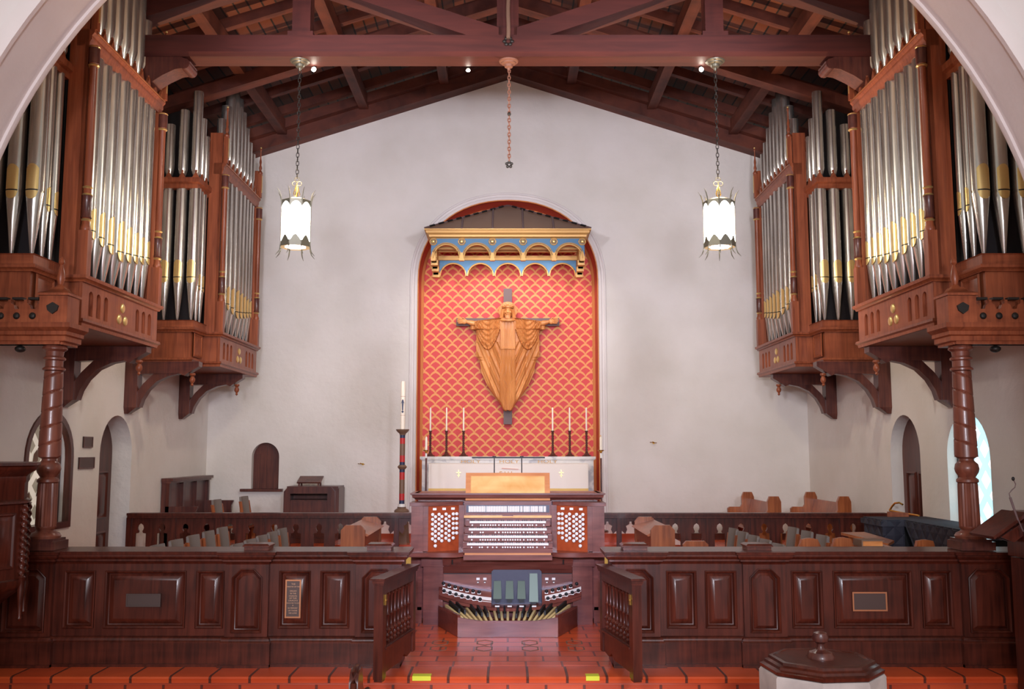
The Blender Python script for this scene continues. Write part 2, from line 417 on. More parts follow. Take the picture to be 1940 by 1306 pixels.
# raised plaster bead round the niche
def grow(P, d): return offset_poly(P, -d)
b = MB(); b.loops([[(x, 15.405-o, z) for x, z in grow(niche, g_)] for g_, o in ((.0, .0), (.008, .018), (.05, .022), (.06, .006), (.09, .008), (.10, .024), (.125, .022), (.135, 0))], cap1=False); struct(b, 'trim_3', 'archplaster')
b = MB(); b.plate(grow(niche, .004)[:], [offset_poly(niche, .012)], 'y', 15.375, 15.41); struct(b, 'trim_4', 'nicheorange')

for s, nm in ((-1, 'left'), (1, 'right')):
    wy = (9.62, 10.62) if s < 0 else (9.62, 10.56)
    win = arch_poly(wy[0], wy[1], .95, 1.68, 2.15, 16)
    dy = (11.37, 12.33) if s < 0 else (11.25, 12.12)
    door = arch_poly(dy[0], dy[1], -.02, 1.72, 2.19, 16)
    b = MB(); b.plate([(6.6, -.6), (15.42, -.6), (15.42, 6.9), (6.6, 6.9)], [win, door], 'x', s*4.85, s*5.30); struct(b, 'wall_'+nm, 'plaster')
    # door leaf deep in the reveal
    b = MB(); X = s*(5.10 if s < 0 else 5.0)
    b.plate(grow(arch_poly(dy[0], dy[1], .0, 1.72, 2.19, 16), .04), [], 'x', X, X+s*.05)
    d = struct(b, 'door_1' if s < 0 else 'door_2', 'screen')
    b = MB()
    for yy in ((dy[0]+.12, (dy[0]+dy[1])/2-.04), ((dy[0]+dy[1])/2+.04, dy[1]-.12)):
        for z0, z1 in ((.15, .75), (.9, 1.5)):
            Pn = rect(yy[0], yy[1], z0, z1)
            b.loops([[(X-s*o, p[0], p[1]) for p in (offset_poly(Pn, ins) if ins else Pn)] for ins, o in ((0, 0), (.02, .02), (.04, 0), (.08, .015))])
    b.build('door_panel', 'screen', d)
    # window glass, frame and arched lining
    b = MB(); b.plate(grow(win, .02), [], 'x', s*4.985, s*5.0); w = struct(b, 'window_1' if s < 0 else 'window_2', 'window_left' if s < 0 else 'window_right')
    b = MB(); b.plate(win, [offset_poly(win, .03)], 'x', s*4.955, s*4.99); b.build('window_frame', 'screen' if s < 0 else 'iron', w)
    if s < 0:
        b = MB(); b.plate(grow(win, .03), [offset_poly(win, .035)], 'x', s*4.83, s*4.90); b.build('casing', 'screen', w)
        b = MB()
        for k in range(9):
            yc = 9.66+.24*(k % 4)+.12*((k//4) % 2); zc = 1.05+.11*k
            b.add([(-4.98, yc, zc), (-4.98, yc+.13, zc+.05), (-4.98, yc+.1, zc+.17), (-4.975, yc+.02, zc+.12)], [(0, 1, 2, 3)])
        b.build('leading', 'olive', w)

# shuttered hatch in the east wall
b = MB(); b.plate(grow(swin, .02), [], 'y', 15.52, 15.56); w = struct(b, 'window_3', 'case_dark')
b = MB()
for k in range(4): b.box(-4.115+k*.109, -4.012+k*.109, 15.505, 15.53, 1.15, 1.70+(.14 if k in (1, 2) else 0))
b.build('shutter', 'case_dark', w)
b = MB(); b.box(-4.27, -3.60, 15.30, 15.5, 1.11, 1.15); b.build('window_sill', 'case_dark', w)

# chancel arch
d0, d1 = 6.34, 6.84; R = 4.02; zc = 2.52
arch = [(-R, -.6), (-R, zc)]+[(-R*math.cos(PI*i/64), zc+R*math.sin(PI*i/64)) for i in range(1, 64)]+[(R, zc), (R, -.6)]
outer = [(9, -.6), (9, 9.5), (-9, 9.5), (-9, -.6)]
b = MB(); b.plate(arch+outer, [], 'y', d0, d1); struct(b, 'wall_front', 'archplaster')
b = MB()
def archloop(g_, y): return [(-(R+g_)*math.cos(PI*i/64), y, zc+(R+g_)*math.sin(PI*i/64)) for i in range(65)]
for yy, sg in ((d1-.06, 1),):
    b.loops([archloop(-.0, yy), archloop(-.022, yy), archloop(-.028, yy+.03), archloop(-.022, yy+.055), archloop(0, yy+.06)], cap1=False, closed=False)
struct(b, 'trim_5', 'archplaster')
b = MB(); b.loops([archloop(0, d0), archloop(-.02, d0-.01), archloop(-.02, d0-.05), archloop(.0, d0-.055), archloop(.10, d0-.045), archloop(.11, d0)], cap1=False, closed=False); struct(b, 'trim_6', 'archplaster')

# floors and steps
b = MB(); b.box(-5.2, 5.2, 8.05, 12.3, -.6, 0); b.box(-5.2, 5.2, 7.9, 8.06, -.6, -.001); struct(b, 'floor', 'tile')
b = MB(); pr = [(7.66, -.03), (7.655, -.016), (7.665, -.004), (7.69, .001), (8.0, .001), (8.0, -.05), (7.66, -.05)]
b.plate([(y, z) for y, z in pr], [], 'x', -5.2, 5.2); struct(b, 'floor_step', 'tread').name = 'trim_7'
b = MB(); b.box(-5.2, 5.2, 7.70, 8.0, -.62, -.05); struct(b, 'trim_8', 'riser')
b = MB(); b.box(-5.2, 5.2, 7.685, 7.70, -.068, -.05); struct(b, 'trim_9', 'nosing')
b = MB(); b.box(-5.2, 5.2, 7.35, 7.7, -.6, -.17); b.box(-5.2, 5.2, 7.0, 7.36, -.6, -.32); struct(b, 'trim_10', 'riser')
b = MB(); b.box(-9, 9, -6, 7.0, -.6, -.45); struct(b, 'floor', 'tile')
b = MB(); b.box(-5.2, 5.2, 12.28, 15.86, -.6, .35); struct(b, 'floor', 'tile')
b = MB(); b.box(-2.4, 2.4, 12.95, 15.3, .35, .50); b.box(-2.1, 2.1, 13.3, 15.3, .5, .62); struct(b, 'trim_11', 'nosing')
# inlaid octagon tiles in front of the console
b = MB()
for k in range(4):
    for j in range(2):
        cx = -.62+k*.41; cy = 8.72+j*.26-.0
        P = [(cx-.075, cy-.06), (cx, cy-.12), (cx+.075, cy-.06), (cx+.075, cy+.06), (cx, cy+.12), (cx-.075, cy+.06)]
        b.plate(P, [offset_poly(P, .013)], 'z', -.001, .0025)
struct(b, 'trim_12', 'olive')

# skirting behind the rail
b = MB(); b.box(-4.85, -1.7, 15.32, 15.4, .35, .45); struct(b, 'baseboard_back', 'case_dark')
b = MB(); b.box(1.7, 4.85, 15.32, 15.4, .35, .45); struct(b, 'baseboard_back', 'case_dark')

# ------------------------------------------------------------ roof
def rz(x, dz=0): return RZ-RK*abs(x)+dz
b = MB()
for s in (-1, 1):
    V = [(0, 6.3, rz(0, .62)), (s*6.2, 6.3, rz(6.2, .62)), (s*6.2, 16, rz(6.2, .62)), (0, 16, rz(0, .62))]
    b.add(V+[(x, y, z+.08) for x, y, z in V], [(0, 1, 2, 3), (4, 7, 6, 5), (0, 4, 5, 1), (1, 5, 6, 2), (2, 6, 7, 3), (3, 7, 4, 0)])
struct(b, 'ceiling', 'boards')
tn = [13]
def trim(mb, m):
    o = struct(mb, 'trim_%d' % tn[0], m); tn[0] += 1; return o
def slope_beam(x0, x1, y0, y1, dz0, dz1, s, m):
    b = MB(); b.plate([(s*x0, rz(x0, dz0)), (s*x1, rz(x1, dz0)), (s*x1, rz(x1, dz1)), (s*x0, rz(x0, dz1))], [], 'y', y0, y1); return trim(b, m)
for s in (-1, 1):
    slope_beam(0, 5.0, 15.12, 15.42, 0, .34, s, 'roof')             # wall rafter
    slope_beam(0, 5.0, 14.98, 15.14, .2, .36, s, 'roof')
    for X in (1.05, 2.37, 3.70):                                   # purlins
        b = MB(); b.box(s*(X-.075), s*(X+.075), 6.6, 15.15, rz(X, .15), rz(X, .36)); trim(b, 'roof')
    for k in range(11):                                            # common rafters over the purlins
        y = 7.0+k*.78
        slope_beam(0, 5.2, y, y+.10, .36, .5, s, 'roof')
    for k in range(7):                                             # battens across, short blocking
        pass
# truss over the choir: tie beam, king post, queen posts, struts, principals
b = MB(); b.loops([[(x, y, z) for y, z in ((10.0, 6.11), (10.04, 6.07), (10.31, 6.07), (10.35, 6.11), (10.35, 6.30), (10.0, 6.30))] for x in (-4.85, 4.85)], cap0=True); trim(b, 'beam')
b = MB(); b.box(-.12, .12, 10.07, 10.27, 6.3, 7.9); trim(b, 'beam')
for s in (-1, 1):
    b = MB(); b.box(s*2.19, s*2.39, 10.07, 10.27, 6.3, 7.45); b.box(s*2.15, s*2.43, 10.03, 10.31, 6.3, 6.36); trim(b, 'beam')
    b = MB(); b.plate([(s*.1, 6.30), (s*.42, 6.30), (s*2.25, 6.93), (s*2.25, 7.13), (s*.1, 6.40)], [], 'y', 10.03, 10.31); trim(b, 'beam')
    slope_beam(0, 4.9, 10.04, 10.30, -.14, .15, s, 'beam')
    slope_beam(0, 4.9, 12.6, 12.8, -.02, .15, s, 'roof')
    # carved corbel under the tie beam end
    b = MB(); b.plate([(s*4.85, 6.08), (s*3.62, 6.08), (s*3.50, 6.02), (s*3.52, 5.95), (s*3.66, 5.93), (s*3.80, 5.86), (s*3.95, 5.76), (s*4.15, 5.74), (s*4.4, 5.70), (s*4.5, 5.52), (s*4.85, 5.48)], [], 'y', 10.05, 10.30)
    b.tube([(s*3.56, 10.04, 5.99), (s*3.56, 10.31, 5.99)], .06, 12); trim(b, 'case_dark')

# ------------------------------------------------------------ brackets under the cases
def bracket(s, y, label):
    t = thing('wall_bracket', label, 'bracket', (s*4.78, y, 2.25), 'carved brackets under the organ cases')
    b = MB(s); b.box(4.69, 4.849, y-.08, y+.08, 2.30, 2.88)
    b.add([(4.69, y-.08, 2.3), (4.69, y+.08, 2.3), (4.849, y+.08, 2.3), (4.849, y-.08, 2.3), (4.80, y-.05, 2.22), (4.80, y+.05, 2.22), (4.849, y+.05, 2.22), (4.849, y-.05, 2.22)], [(0, 1, 5, 4), (1, 2, 6, 5), (2, 3, 7, 6), (3, 0, 4, 7), (4, 5, 6, 7)])
    b.build('post', 'case_dark', t)
    b = MB(s); b.plate([(4.69, 2.72), (4.18, 2.735), (4.10, 2.70), (4.05, 2.74), (3.92, 2.82), (3.92, 2.88), (4.69, 2.88)], [], 'y', y-.07, y+.07); b.build('arm', 'case_dark', t)
    a = []; c = []
    for i in range(13):
        f = i/12*PI/2
        a.append((4.10+.62*(math.sin(f)), 2.36+.36*(math.cos(f)))); c.append((4.22+.47*math.sin(f), 2.44+.40*math.cos(f)))
    P = [(x, min(z, 2.735)) for x, z in a]+[(4.69, 2.33)]+[(x, min(z, 2.76)) for x, z in reversed(c)]
    P = [(4.12, 2.735), (4.30, 2.70), (4.45, 2.63), (4.56, 2.52), (4.63, 2.40), (4.66, 2.30), (4.69, 2.30), (4.69, 2.50), (4.62, 2.60), (4.50, 2.72), (4.48, 2.735)]
    b = MB(s); b.plate(P, [], 'y', y-.06, y+.06); b.build('brace', 'case_dark', t)
    b = MB(s); b.lathe([(.035, 0), (.04, -.02), (.02, -.04), (.035, -.07), (.035, -.10), (.012, -.13), (.02, -.15), (.0, -.17)], (4.02, y, 2.735), 12); b.build('pendant', 'case', t)
    return t
nth = ('nearest', 'middle', 'farthest')
for s, sd in ((-1, 'left'), (1, 'right')):
    for k, y in enumerate((10.32, 12.08, 14.08)):
        bracket(s, y, 'dark wooden wall bracket, %s of the three under the %s-hand organ cases' % (nth[k], sd))

# ------------------------------------------------------------ organ cases
def mouth(b, cx, cy, z0, z1, r, a0, w, arched=True, mi=0):
    """gold mouth plate curved round a pipe; a0 = facing angle"""
    n = 8; bot, top = [], []
    for i in range(n+1):
        q = i/n*2-1; t = a0+q*w
        zt = z1+(.25*(1-abs(q)**2.2)*r*2 if arched else 0); zb = z0
        if not arched: zb = z0-.9*r*(1-q*q)**.5
        bot.append((cx+r*math.cos(t), cy+r*math.sin(t), zb)); top.append((cx+r*math.cos(t), cy+r*math.sin(t), zt))
    V = bot+top; F = [(i, i+1, n+2+i, n+1+i) for i in range(n)]; b.add(V, F, True, mi)
def pipe(s, root, x, y, z0, zm, zt, r, face, tall=.22, gold=True, small=False):
    """one facade pipe: conical foot, mouth, cylindrical body"""
    b = MB(s); b.lathe([(.012, z0), (.016, z0+.01), (r, zm-.01)], (x, y, 0), 14); b.lathe([(r, zm+.012), (r, zt), (r*.9, zt), (r*.9, zt-.04)], (x, y, 0), 14)
    b.lathe([(r*.93, zm-.012), (r*.93, zm+.014)], (x, y, 0), 14)
    p = b.build('organ_pipe', 'pipe', root)
    if gold:
        b = MB(s); mouth(b, x, y, zm+.012, zm+tall, r*1.035, face, .75); mouth(b, x, y, zm-.005, zm-.0, r*1.04, face, .75, False)
        b.build('pipe_mouth', 'gold', p)
        if not small:
            b = MB(s)
            mouth(b, x, y, zm-.004, zm+.014, r*1.03, face, .7, True); b.build('mouth_slot', 'black', p)
    return p
def organ_case(s, yn, label):
    t = thing('organ_case', label, 'organ case', (s*4.85, yn, 2.88), 'pipe organ cases bracketed off the chancel walls')
    Y = lambda v: yn+v
    plan = [(4.85, Y(-.5)), (4.12, Y(-.5)), (4.12, Y(0)), (3.9, Y(0)), (3.9, Y(1.87)), (4.85, Y(1.87))]
    pl = [(x, y) for x, y in plan]
    def sw(prof): return prof
    # lower box
    b = MB(s); b.plate([(3.93, Y(.02)), (4.84, Y(.02)), (4.84, Y(1.85)), (3.93, Y(1.85))], [], 'z', 2.92, 3.34)
    b.plate([(4.14, Y(-.48)), (4.84, Y(-.48)), (4.84, Y(.02)), (4.14, Y(.02))], [], 'z', 2.90, 3.43); b.build('lower_box', 'case', t)
    b = MB(s)
    slots = []
    for c in (.10, .19, .28, .70, .79, .88):
        slots.append(arch_poly(Y(1.87*c-.048), Y(1.87*c+.048), 3.0, 3.18, 3.235, 8))
    b.plate(rect(Y(0), Y(1.87), 2.95, 3.30), slots, 'x', 3.90, 3.935); b.build('arcaded_panel', 'case', t)
    for dy, dz in ((0, .075), (-.075, -.045), (.075, -.045)):
        b = MB(s); b.ball((3.90, Y(.935*.98+dy), 3.11+dz), (.02, .05, .05), 14, 8); b.build('trefoil_boss', 'gold', t)
    b = MB(s); P = rect(Y(-.42), Y(-.08), 2.98, 3.30); b.loops([[(4.12-o, p[0], p[1]) for p in offset_poly(P, i)] for i, o in ((0, 0), (.02, .012), (.04, 0), (.08, .008))]); b.build('side_panel', 'case', t)
    prof = lambda z0, o, h: [(0, z0), (o*.35, z0), (o*.55, z0+h*.35), (o*.9, z0+h*.5), (o, z0+h*.8), (o, z0+h), (0, z0+h)]
    path = list(reversed(plan))
    def out(mb, z0, o, h):
        mb.sweep(prof(z0, o, h), path)
    b = MB(s); out(b, 3.295, .05, .06); b.build('cornice', 'case', t)
    b = MB(s); b.sweep([(0, 2.955), (.03, 2.955), (.035, 2.93), (.015, 2.915), (.01, 2.885), (0, 2.885)], path); b.plate([(p[0], p[1]) for p in [(4.84, Y(-.49)), (4.13, Y(-.49)), (4.13, Y(.01)), (3.91, Y(.01)), (3.91, Y(1.86)), (4.84, Y(1.86))]], [], 'z', 2.885, 2.92); b.build('base_moulding', 'case', t)
    b = MB(s); b.sweep([(0, 3.36), (.02, 3.36), (.02, 3.44), (.03, 3.45), (0, 3.45)], [(4.12, Y(0)), (4.12, Y(-.5)), (4.85, Y(-.5))]); b.build('pipe_ledge', 'case', t)
    # stiles, ends and dark interior
    b = MB(s); b.box(3.955, 4.13, Y(0), Y(.06), 3.35, 6.15); b.box(3.955, 3.99, Y(.0), Y(.1), 3.35, 5.6); b.build('stile', 'case', t)
    b = MB(s); b.box(3.94, 4.0, Y(1.80), Y(1.87), 3.35, 6.15); b.box(3.94, 4.84, Y(1.84), Y(1.87), 3.35, 5.7); b.build('end_panel', 'case', t)
    b = MB(s); b.box(4.79, 4.845, Y(-.5), Y(1.9), 5.42, 6.85); b.build('dark_backing', 'dark', t)  # added near-black sheet, standing in for the dark chamber opening behind the upper pipes
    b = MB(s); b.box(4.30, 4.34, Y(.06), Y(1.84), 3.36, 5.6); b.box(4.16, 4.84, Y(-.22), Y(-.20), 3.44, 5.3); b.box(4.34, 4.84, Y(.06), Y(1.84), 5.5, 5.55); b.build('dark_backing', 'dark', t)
    # rail over the main pipes with little pediments between the upper pipes
    b = MB(s); b.sweep([(-.12, 5.56), (0, 5.56), (.005, 5.60), (.02, 5.62), (.02, 5.66), (.045, 5.69), (.045, 5.72), (-.12, 5.72)], [(3.95, Y(1.87)), (3.95, Y(.0))]); b.build('top_rail', 'case', t)
    b = MB(s); b.box(3.89, 3.90, Y(.05), Y(1.82), 5.69, 5.70); b.build('rail_bead', 'copper', t)
    b = MB(s)
    for k in range(10):
        yc = Y(.075+k*.191); b.plate([(yc-.05, 5.72), (yc+.05, 5.72), (yc, 5.82)], [], 'x', 3.92, 3.95); b.ball((3.935, yc, 5.83), .014, 8, 6)
        b.build('cresting', 'case', t); b = MB(s)
    # frontal rail over the pipes that face the nave
    b = MB(s); b.sweep([(-.10, 5.22), (0, 5.22), (0, 5.28), (.03, 5.30), (.035, 5.36), (-.10, 5.36)], [(4.12, Y(0)), (4.12, Y(-.5)), (4.85, Y(-.5))]); b.build('front_rail', 'case', t)
    b = MB(s)
    for k in range(4):
        xc = 4.15+k*.18; b.plate([(xc-.05, 5.36), (xc+.05, 5.36), (xc, 5.45)], [], 'y', Y(-.50), Y(-.47))
        b.ball((xc, Y(-.485), 5.46), .016, 8, 6)
    for k in range(2):
        yc = Y(-.35+.18*k); b.plate([(yc-.05, 5.36), (yc+.05, 5.36), (yc, 5.43)], [], 'x', 4.10, 4.13); b.ball((4.115, yc, 5.44), .016, 8, 6)
    b.build('front_cresting', 'case', t)
    # engaged corner columns with gilded rings, and their finials
    for c_, yy in ((0, .035), (1, 1.835)):
        X, YY = 3.915, Y(yy)
        b = MB(s); b.box(X-.045, X+.045, YY-.045, YY+.045, 3.35, 3.78); b.lathe([(.045, 3.78), (.05, 3.80), (.036, 3.84), (.036, 5.36), (.045, 5.38), (.05, 5.56)], (X, YY, 0), 12); col = b.build('corner_column', 'case', t)
        for z in (3.80, 3.88, 4.12, 4.19):
            b = MB(s); b.lathe([(.036, z-.012), (.048, z), (.036, z+.012)], (X, YY, 0), 12); b.build('gilt_ring', 'gold', col)
        for z in (5.37, 5.55):
            b = MB(s); b.lathe([(.045, z-.012), (.055, z), (.045, z+.012)], (X, YY, 0), 12); b.build('gilt_ring', 'gold', col)
        b = MB(s); b.lathe([(.05, 3.9), (.044, 3.92), (.044, 4.10), (.05, 4.11)], (X, YY, 0), 12); b.build('carved_band', 'case_dark', col)
        b = MB(s); b.lathe([(.052, 5.39), (.052, 5.54)], (X, YY, 0), 12); b.build('carved_band', 'case_dark', col)
        b = MB(s); b.box(X-.03, X+.03, YY-.03, YY+.03, 5.72, 6.10); b.lathe([(.034, 6.10), (.04, 6.12), (.016, 6.16), (.026, 6.20), (.014, 6.25), (.02, 6.30), (.01, 6.36), (.008, 6.47), (.016, 6.49), (.016, 6.51), (.0, 6.53)], (X, YY, 0), 10); fi = b.build('finial', 'case', t)
        b = MB(s); b.box(X-.035, X-.03, YY-.008, YY+.008, 5.8, 6.08); b.ball((X, YY, 6.53), .015, 8, 6); b.build('gilt_strip', 'gold', fi)
    # pipes facing the choir
    rr = (.070, .075, .082, .090, .098, .090, .082, .075, .070); ys = [.15]
    for k in range(8): ys.append(ys[-1]+(rr[k]+rr[k+1])*1.16)
    sc_ = 1.57/(ys[-1]-ys[0])
    for k in range(9):
        y = Y(.15+(ys[k]-ys[0])*sc_); zm = 3.76+.10*abs(k-4)/4
        pipe(s, t, 4.03, y, 3.35, zm, 5.57, rr[k], PI, .16+.12*(1-abs(k-4)/4))
    tops = (6.40, 6.66, 6.93, 7.06, 6.98, 6.84, 6.66, 6.50, 6.38)
    for k in range(9):
        y = Y(.17+k*.191); b = MB(s); r = .068+.012*(1-abs(k-4)/4)
        b.lathe([(.01, 5.72), (.045, 5.84), (r, 5.98), (r, tops[k]), (r*.88, tops[k]), (r*.88, tops[k]-.05)], (4.03, y, 0), 12); b.build('upper_pipe', 'pipe', t)
    # pipes facing the nave
    for k in range(4):
        x = 4.17+k*.178; r = (.078, .074, .070, .066)[k]
        pipe(s, t, x, Y(-.42), 3.45, 4.02, 5.23, r, -PI/2, .20)
        zt = (6.58, 6.32, 6.12, 5.95)[k]
        b = MB(s); b.lathe([(.012, 5.36), (.05, 5.44), (r*.85, 5.52), (r*.85, zt), (r*.74, zt), (r*.74, zt-.05)], (x+.01, Y(-.40), 0), 14); b.build('upper_pipe', 'pipe', t)
    for k in range(2):
        pipe(s, t, 4.155, Y(-.28+.15*k), 3.45, 3.93, 5.23, .048, PI, .15)
        zt = (6.25, 6.05)[k]
        b = MB(s); b.lathe([(.01, 5.36), (.045, 5.46), (.05, zt), (.04, zt)], (4.15, Y(-.26+.15*k), 0), 12); b.build('upper_pipe', 'pipe', t)
    return t
cl = organ_case(-1, 8.6, 'large organ pipe case on the left wall, nearer one above the spiral column')
copy_tree(cl, off=(0, 4.2, 0), label='organ pipe case on the left wall, farther one beside the east wall')
cr = organ_case(1, 8.6, 'large organ pipe case on the right wall, nearer one above the spiral column')
copy_tree(cr, off=(0, 4.2, 0), label='organ pipe case on the right wall, farther one beside the east wall')

# ------------------------------------------------------------ gallery front and spiral columns
for s, sd in ((-1, 'left'), (1, 'right')):
    t = thing('gallery_parapet', 'carved wooden gallery parapet with keyhole openings, on the %s spiral column' % sd, 'gallery', (s*4.2, 8.0, 2.64))
    path = [(5.3, 7.98), (3.70, 7.98), (3.70, 8.30)]
    b = MB(s); b.sweep([(-.1, 2.65), (0, 2.65), (.0, 2.67), (.03, 2.68), (.03, 2.72), (.05, 2.73), (.05, 2.76), (.09, 2.79), (.09, 2.83), (-.1, 2.83)], [(3.78, 8.30), (3.78, 8.02), (4.845, 8.02)])
    b.plate([(4.845, 8.0), (3.80, 8.0), (3.80, 8.1), (4.845, 8.1)], [], 'z', 2.65, 2.84); b.build('cornice', 'case', t)
    holes = []
    xs = [4.03+.135*k for k in range(6)]
    for x in xs: holes.append([(x-.05, 3.04), (x-.035, 3.02), (x-.02, 2.99), (x-.02, 2.955), (x-.033, 2.93), (x-.033, 2.91), (x-.018, 2.89), (x+.018, 2.89), (x+.033, 2.91), (x+.033, 2.93), (x+.02, 2.955), (x+.02, 2.99), (x+.035, 3.02), (x+.05, 3.04)])
    # cusped top edge: cups open upward
    P = [(4.845, 2.83), (3.95, 2.83), (3.95, 3.03)]
    for x in xs: P += [(x-.055, 3.03), (x-.055, 3.0), (x-.03, 2.985), (x-.02, 2.95), (x+.02, 2.95), (x+.03, 2.985), (x+.055, 3.0), (x+.055, 3.03)]
    P += [(4.845, 3.03)]
    b = MB(s); b.plate(P, [], 'y', 7.98, 8.03); b.build('parapet', 'case', t)
    for x in xs:
        b = MB(s); b.ball((x, 7.975, 2.89), (.03, .02, .03), 8, 6); b.build('rosette', 'iron', t)
        b = MB(s); b.box(x-.045, x+.045, 7.975, 8.035, 3.03, 3.05); b.build('cup_rim', 'iron', t)
    b = MB(s); b.box(3.72, 3.96, 7.94, 8.16, 2.83, 3.06); post = b.build('corner_post', 'case', t)
    b = MB(s); b.plate([(3.80, 2.93), (3.84, 2.90), (3.88, 2.93), (3.89, 2.97), (3.84, 3.0), (3.79, 2.97)], [], 'y', 7.92, 7.945); b.build('carved_flower', 'iron', post)
    b = MB(s); b.loops([[(3.84+q*k, 8.05+w*k, z) for q, w in ((-1, -1), (1, -1), (1, 1), (-1, 1))] for k, z in ((.13, 3.06), (.13, 3.08), (.07, 3.11), (.05, 3.14))]); b.lathe([(.05, 3.14), (.02, 3.17), (.035, 3.22), (.028, 3.28), (.012, 3.34), (.026, 3.36), (.022, 3.385), (.0, 3.42)], (3.84, 8.05, 0), 12); b.build('finial', 'case', t)
    b = MB(s); b.ball((4.18, 8.1, 2.62), (.045, .045, .03)); b.build('soffit_lamp', 'iron', t)

    t = thing('spiral_column', 'turned wooden column with spiral groove and fluted foot on %s end of screen' % sd, 'column', (s*3.9, 8.14, .93))
    cx, cy = 3.9, 8.14
    b = MB(s); b.box(cx-.14, cx+.14, cy-.14, cy+.13, .93, 1.0); b.box(cx-.12, cx+.12, cy-.12, cy+.12, 1.0, 1.02); b.build('base_block', 'case_dark', t)
    b = MB(s)
    b.lathe([(.12, 1.02), (.125, 1.04), (.11, 1.065), (.085, 1.075), (.07, 1.09), (.085, 1.11), (.085, 1.12)], (cx, cy, 0), 24)
    b.build('foot_turning', 'column', t)
    b = MB(s); b.lathe([(.082, 1.12), (.084, 1.14), (.080, 1.46), (.078, 1.48)], (cx, cy, 0), 72, fn=lambda r, z, a: r-.007*(.5+.5*math.cos(a*18))); b.build('fluted_shaft', 'column', t)
    b = MB(s); b.lathe([(.075, 1.48), (.088, 1.49), (.088, 1.51), (.065, 1.53), (.09, 1.57), (.098, 1.60), (.09, 1.64), (.06, 1.67), (.06, 1.685), (.085, 1.70)], (cx, cy, 0), 28); b.build('knop', 'column', t)
    pf = []
    for i in range(97): pf.append((.094-.018*i/96, 1.70+.73*i/96))
    def spiral(r, z, a):
        ph = ((a*1.0+(z-1.70)*2*PI/.145*1.0) % (2*PI))
        return r-.009*math.exp(-((ph-PI)/.22)**2)
    b = MB(s); b.lathe(pf, (cx, cy, 0), 48, fn=spiral); b.build('spiral_shaft', 'column', t)
    b = MB(s); b.lathe([(.07, 2.43), (.092, 2.44), (.092, 2.455), (.072, 2.47), (.072, 2.52), (.09, 2.53), (.09, 2.545), (.07, 2.56), (.075, 2.60), (.10, 2.62), (.10, 2.635), (.085, 2.66)], (cx, cy, 0), 24); b.build('capital', 'column', t)

# ------------------------------------------------------------ wooden choir screen with raised panels
YF = 8.03                                                  # front face of the panelled runs
def screen(s, sd, spans, piers, x_out, x_in):
    t = thing('choir_screen', 'long panelled wooden choir screen with moulded top, %s of the centre gates' % sd, 'screen', (s*(x_out+x_in)/2, 8.2, 0))
    # spans: (x0, x1, [panel (x0,x1)...]); piers: (x0, x1), standing .04 forward. x are distances from the middle
    x_all = sorted(piers)
    b = MB(s); b.box(x_in, x_out, YF+.03, YF+.30, .0, .90); b.build('core', 'screen', t)
    for x0, x1, pans in spans:
        hp = [rect(a, c, .30, .765) for a, c in pans]
        b = MB(s); b.plate(rect(x0, x1, .23, .84), hp, 'y', YF, YF+.035); b.build('panel_frame', 'screen', t)
        for P in hp:
            b = MB(s); b.panel(P, YF, [(0, .012), (.006, .016), (.018, .008), (.026, -.022), (.034, -.024), (.075, .004), (.08, .004)]); b.build('raised_panel', 'screen', t)
        b = MB(s); b.box(x0, x1, YF-.03, YF+.05, 0, .19); b.box(x0, x1, YF-.045, YF+.05, 0, .022); b.build('plinth', 'screen', t)
    for x0, x1 in piers:
        P = cham_poly(x0+.05, x1-.05, .27, .785, .07)
        b = MB(s); b.plate(rect(x0, x1, .23, .84), [P], 'y', YF-.04, YF+.035); b.box(x0, x1, YF, YF+.05, .2, .84); pr = b.build('pier', 'screen', t)
        b = MB(s); b.panel(P, YF-.04, [(0, .010), (.006, .014), (.016, .006), (.024, -.02), (.03, -.022), (.058, .002), (.062, .002)]); b.build('pier_panel', 'screen', pr)
        xa = x0 if x0 < .9 else x0-.03; b = MB(s); b.box(xa, x1+.03, YF-.075, YF+.05, 0, .19); b.box(xa, x1+.04, YF-.09, YF+.05, 0, .022); b.build('pier_plinth', 'screen', pr)
    # the continuous mouldings break forward round the piers
    path = []; cur = x_in
    for x0, x1 in x_all:
        if x0 > cur+.001: path += [(cur, YF), (x0, YF)]
        path += [(x0, YF-.04), (x1, YF-.04)]; cur = x1
    if cur < x_out-.001: path += [(cur, YF), (x_out, YF)]
    path = [(x_in, YF+.30)]+path if True else path
    # drop doubles
    q = [path[0]]
    for p in path[1:]:
        if math.hypot(p[0]-q[-1][0], p[1]-q[-1][1]) > 1e-4: q.append(p)
    q = list(q)
    def flip(pr): return [(o, z) for o, z in pr]
    b = MB(s); b.sweep(flip([(-.03, .185), (.032, .185), (.032, .195), (.022, .205), (.022, .215), (.01, .235), (0, .24), (-.03, .24)]), q); b.build('base_moulding', 'screen', t)
    b = MB(s); b.sweep(flip([(-.05, .82), (.0, .82), (.008, .835), (.025, .845), (.025, .86), (.045, .875), (.05, .885), (.05, .897), (.065, .902), (.068, .925), (-.05, .925)]), q)
    b.box(x_in-.055, x_out, YF-.055, YF+.35, .885, .9265); b.build('top_rail', 'screen', t)
    return t
sl = screen(-1, 'left', [(2.32, 3.75, [(2.345, 2.575), (2.66, 3.33), (3.41, 3.665)]), (1.25, 1.97, [(1.305, 1.55), (1.63, 1.89)])], [(.875, 1.25), (1.97, 2.32), (3.75, 4.2)], 4.84, .875)
sr = screen(1, 'right', [(2.29, 3.74, [(2.345, 2.60), (2.69, 3.34), (3.42, 3.67)]), (1.25, 1.94, [(1.31, 1.56), (1.63, 1.89)])], [(.86, 1.25), (1.94, 2.29), (3.74, 4.18)], 4.84, .86)
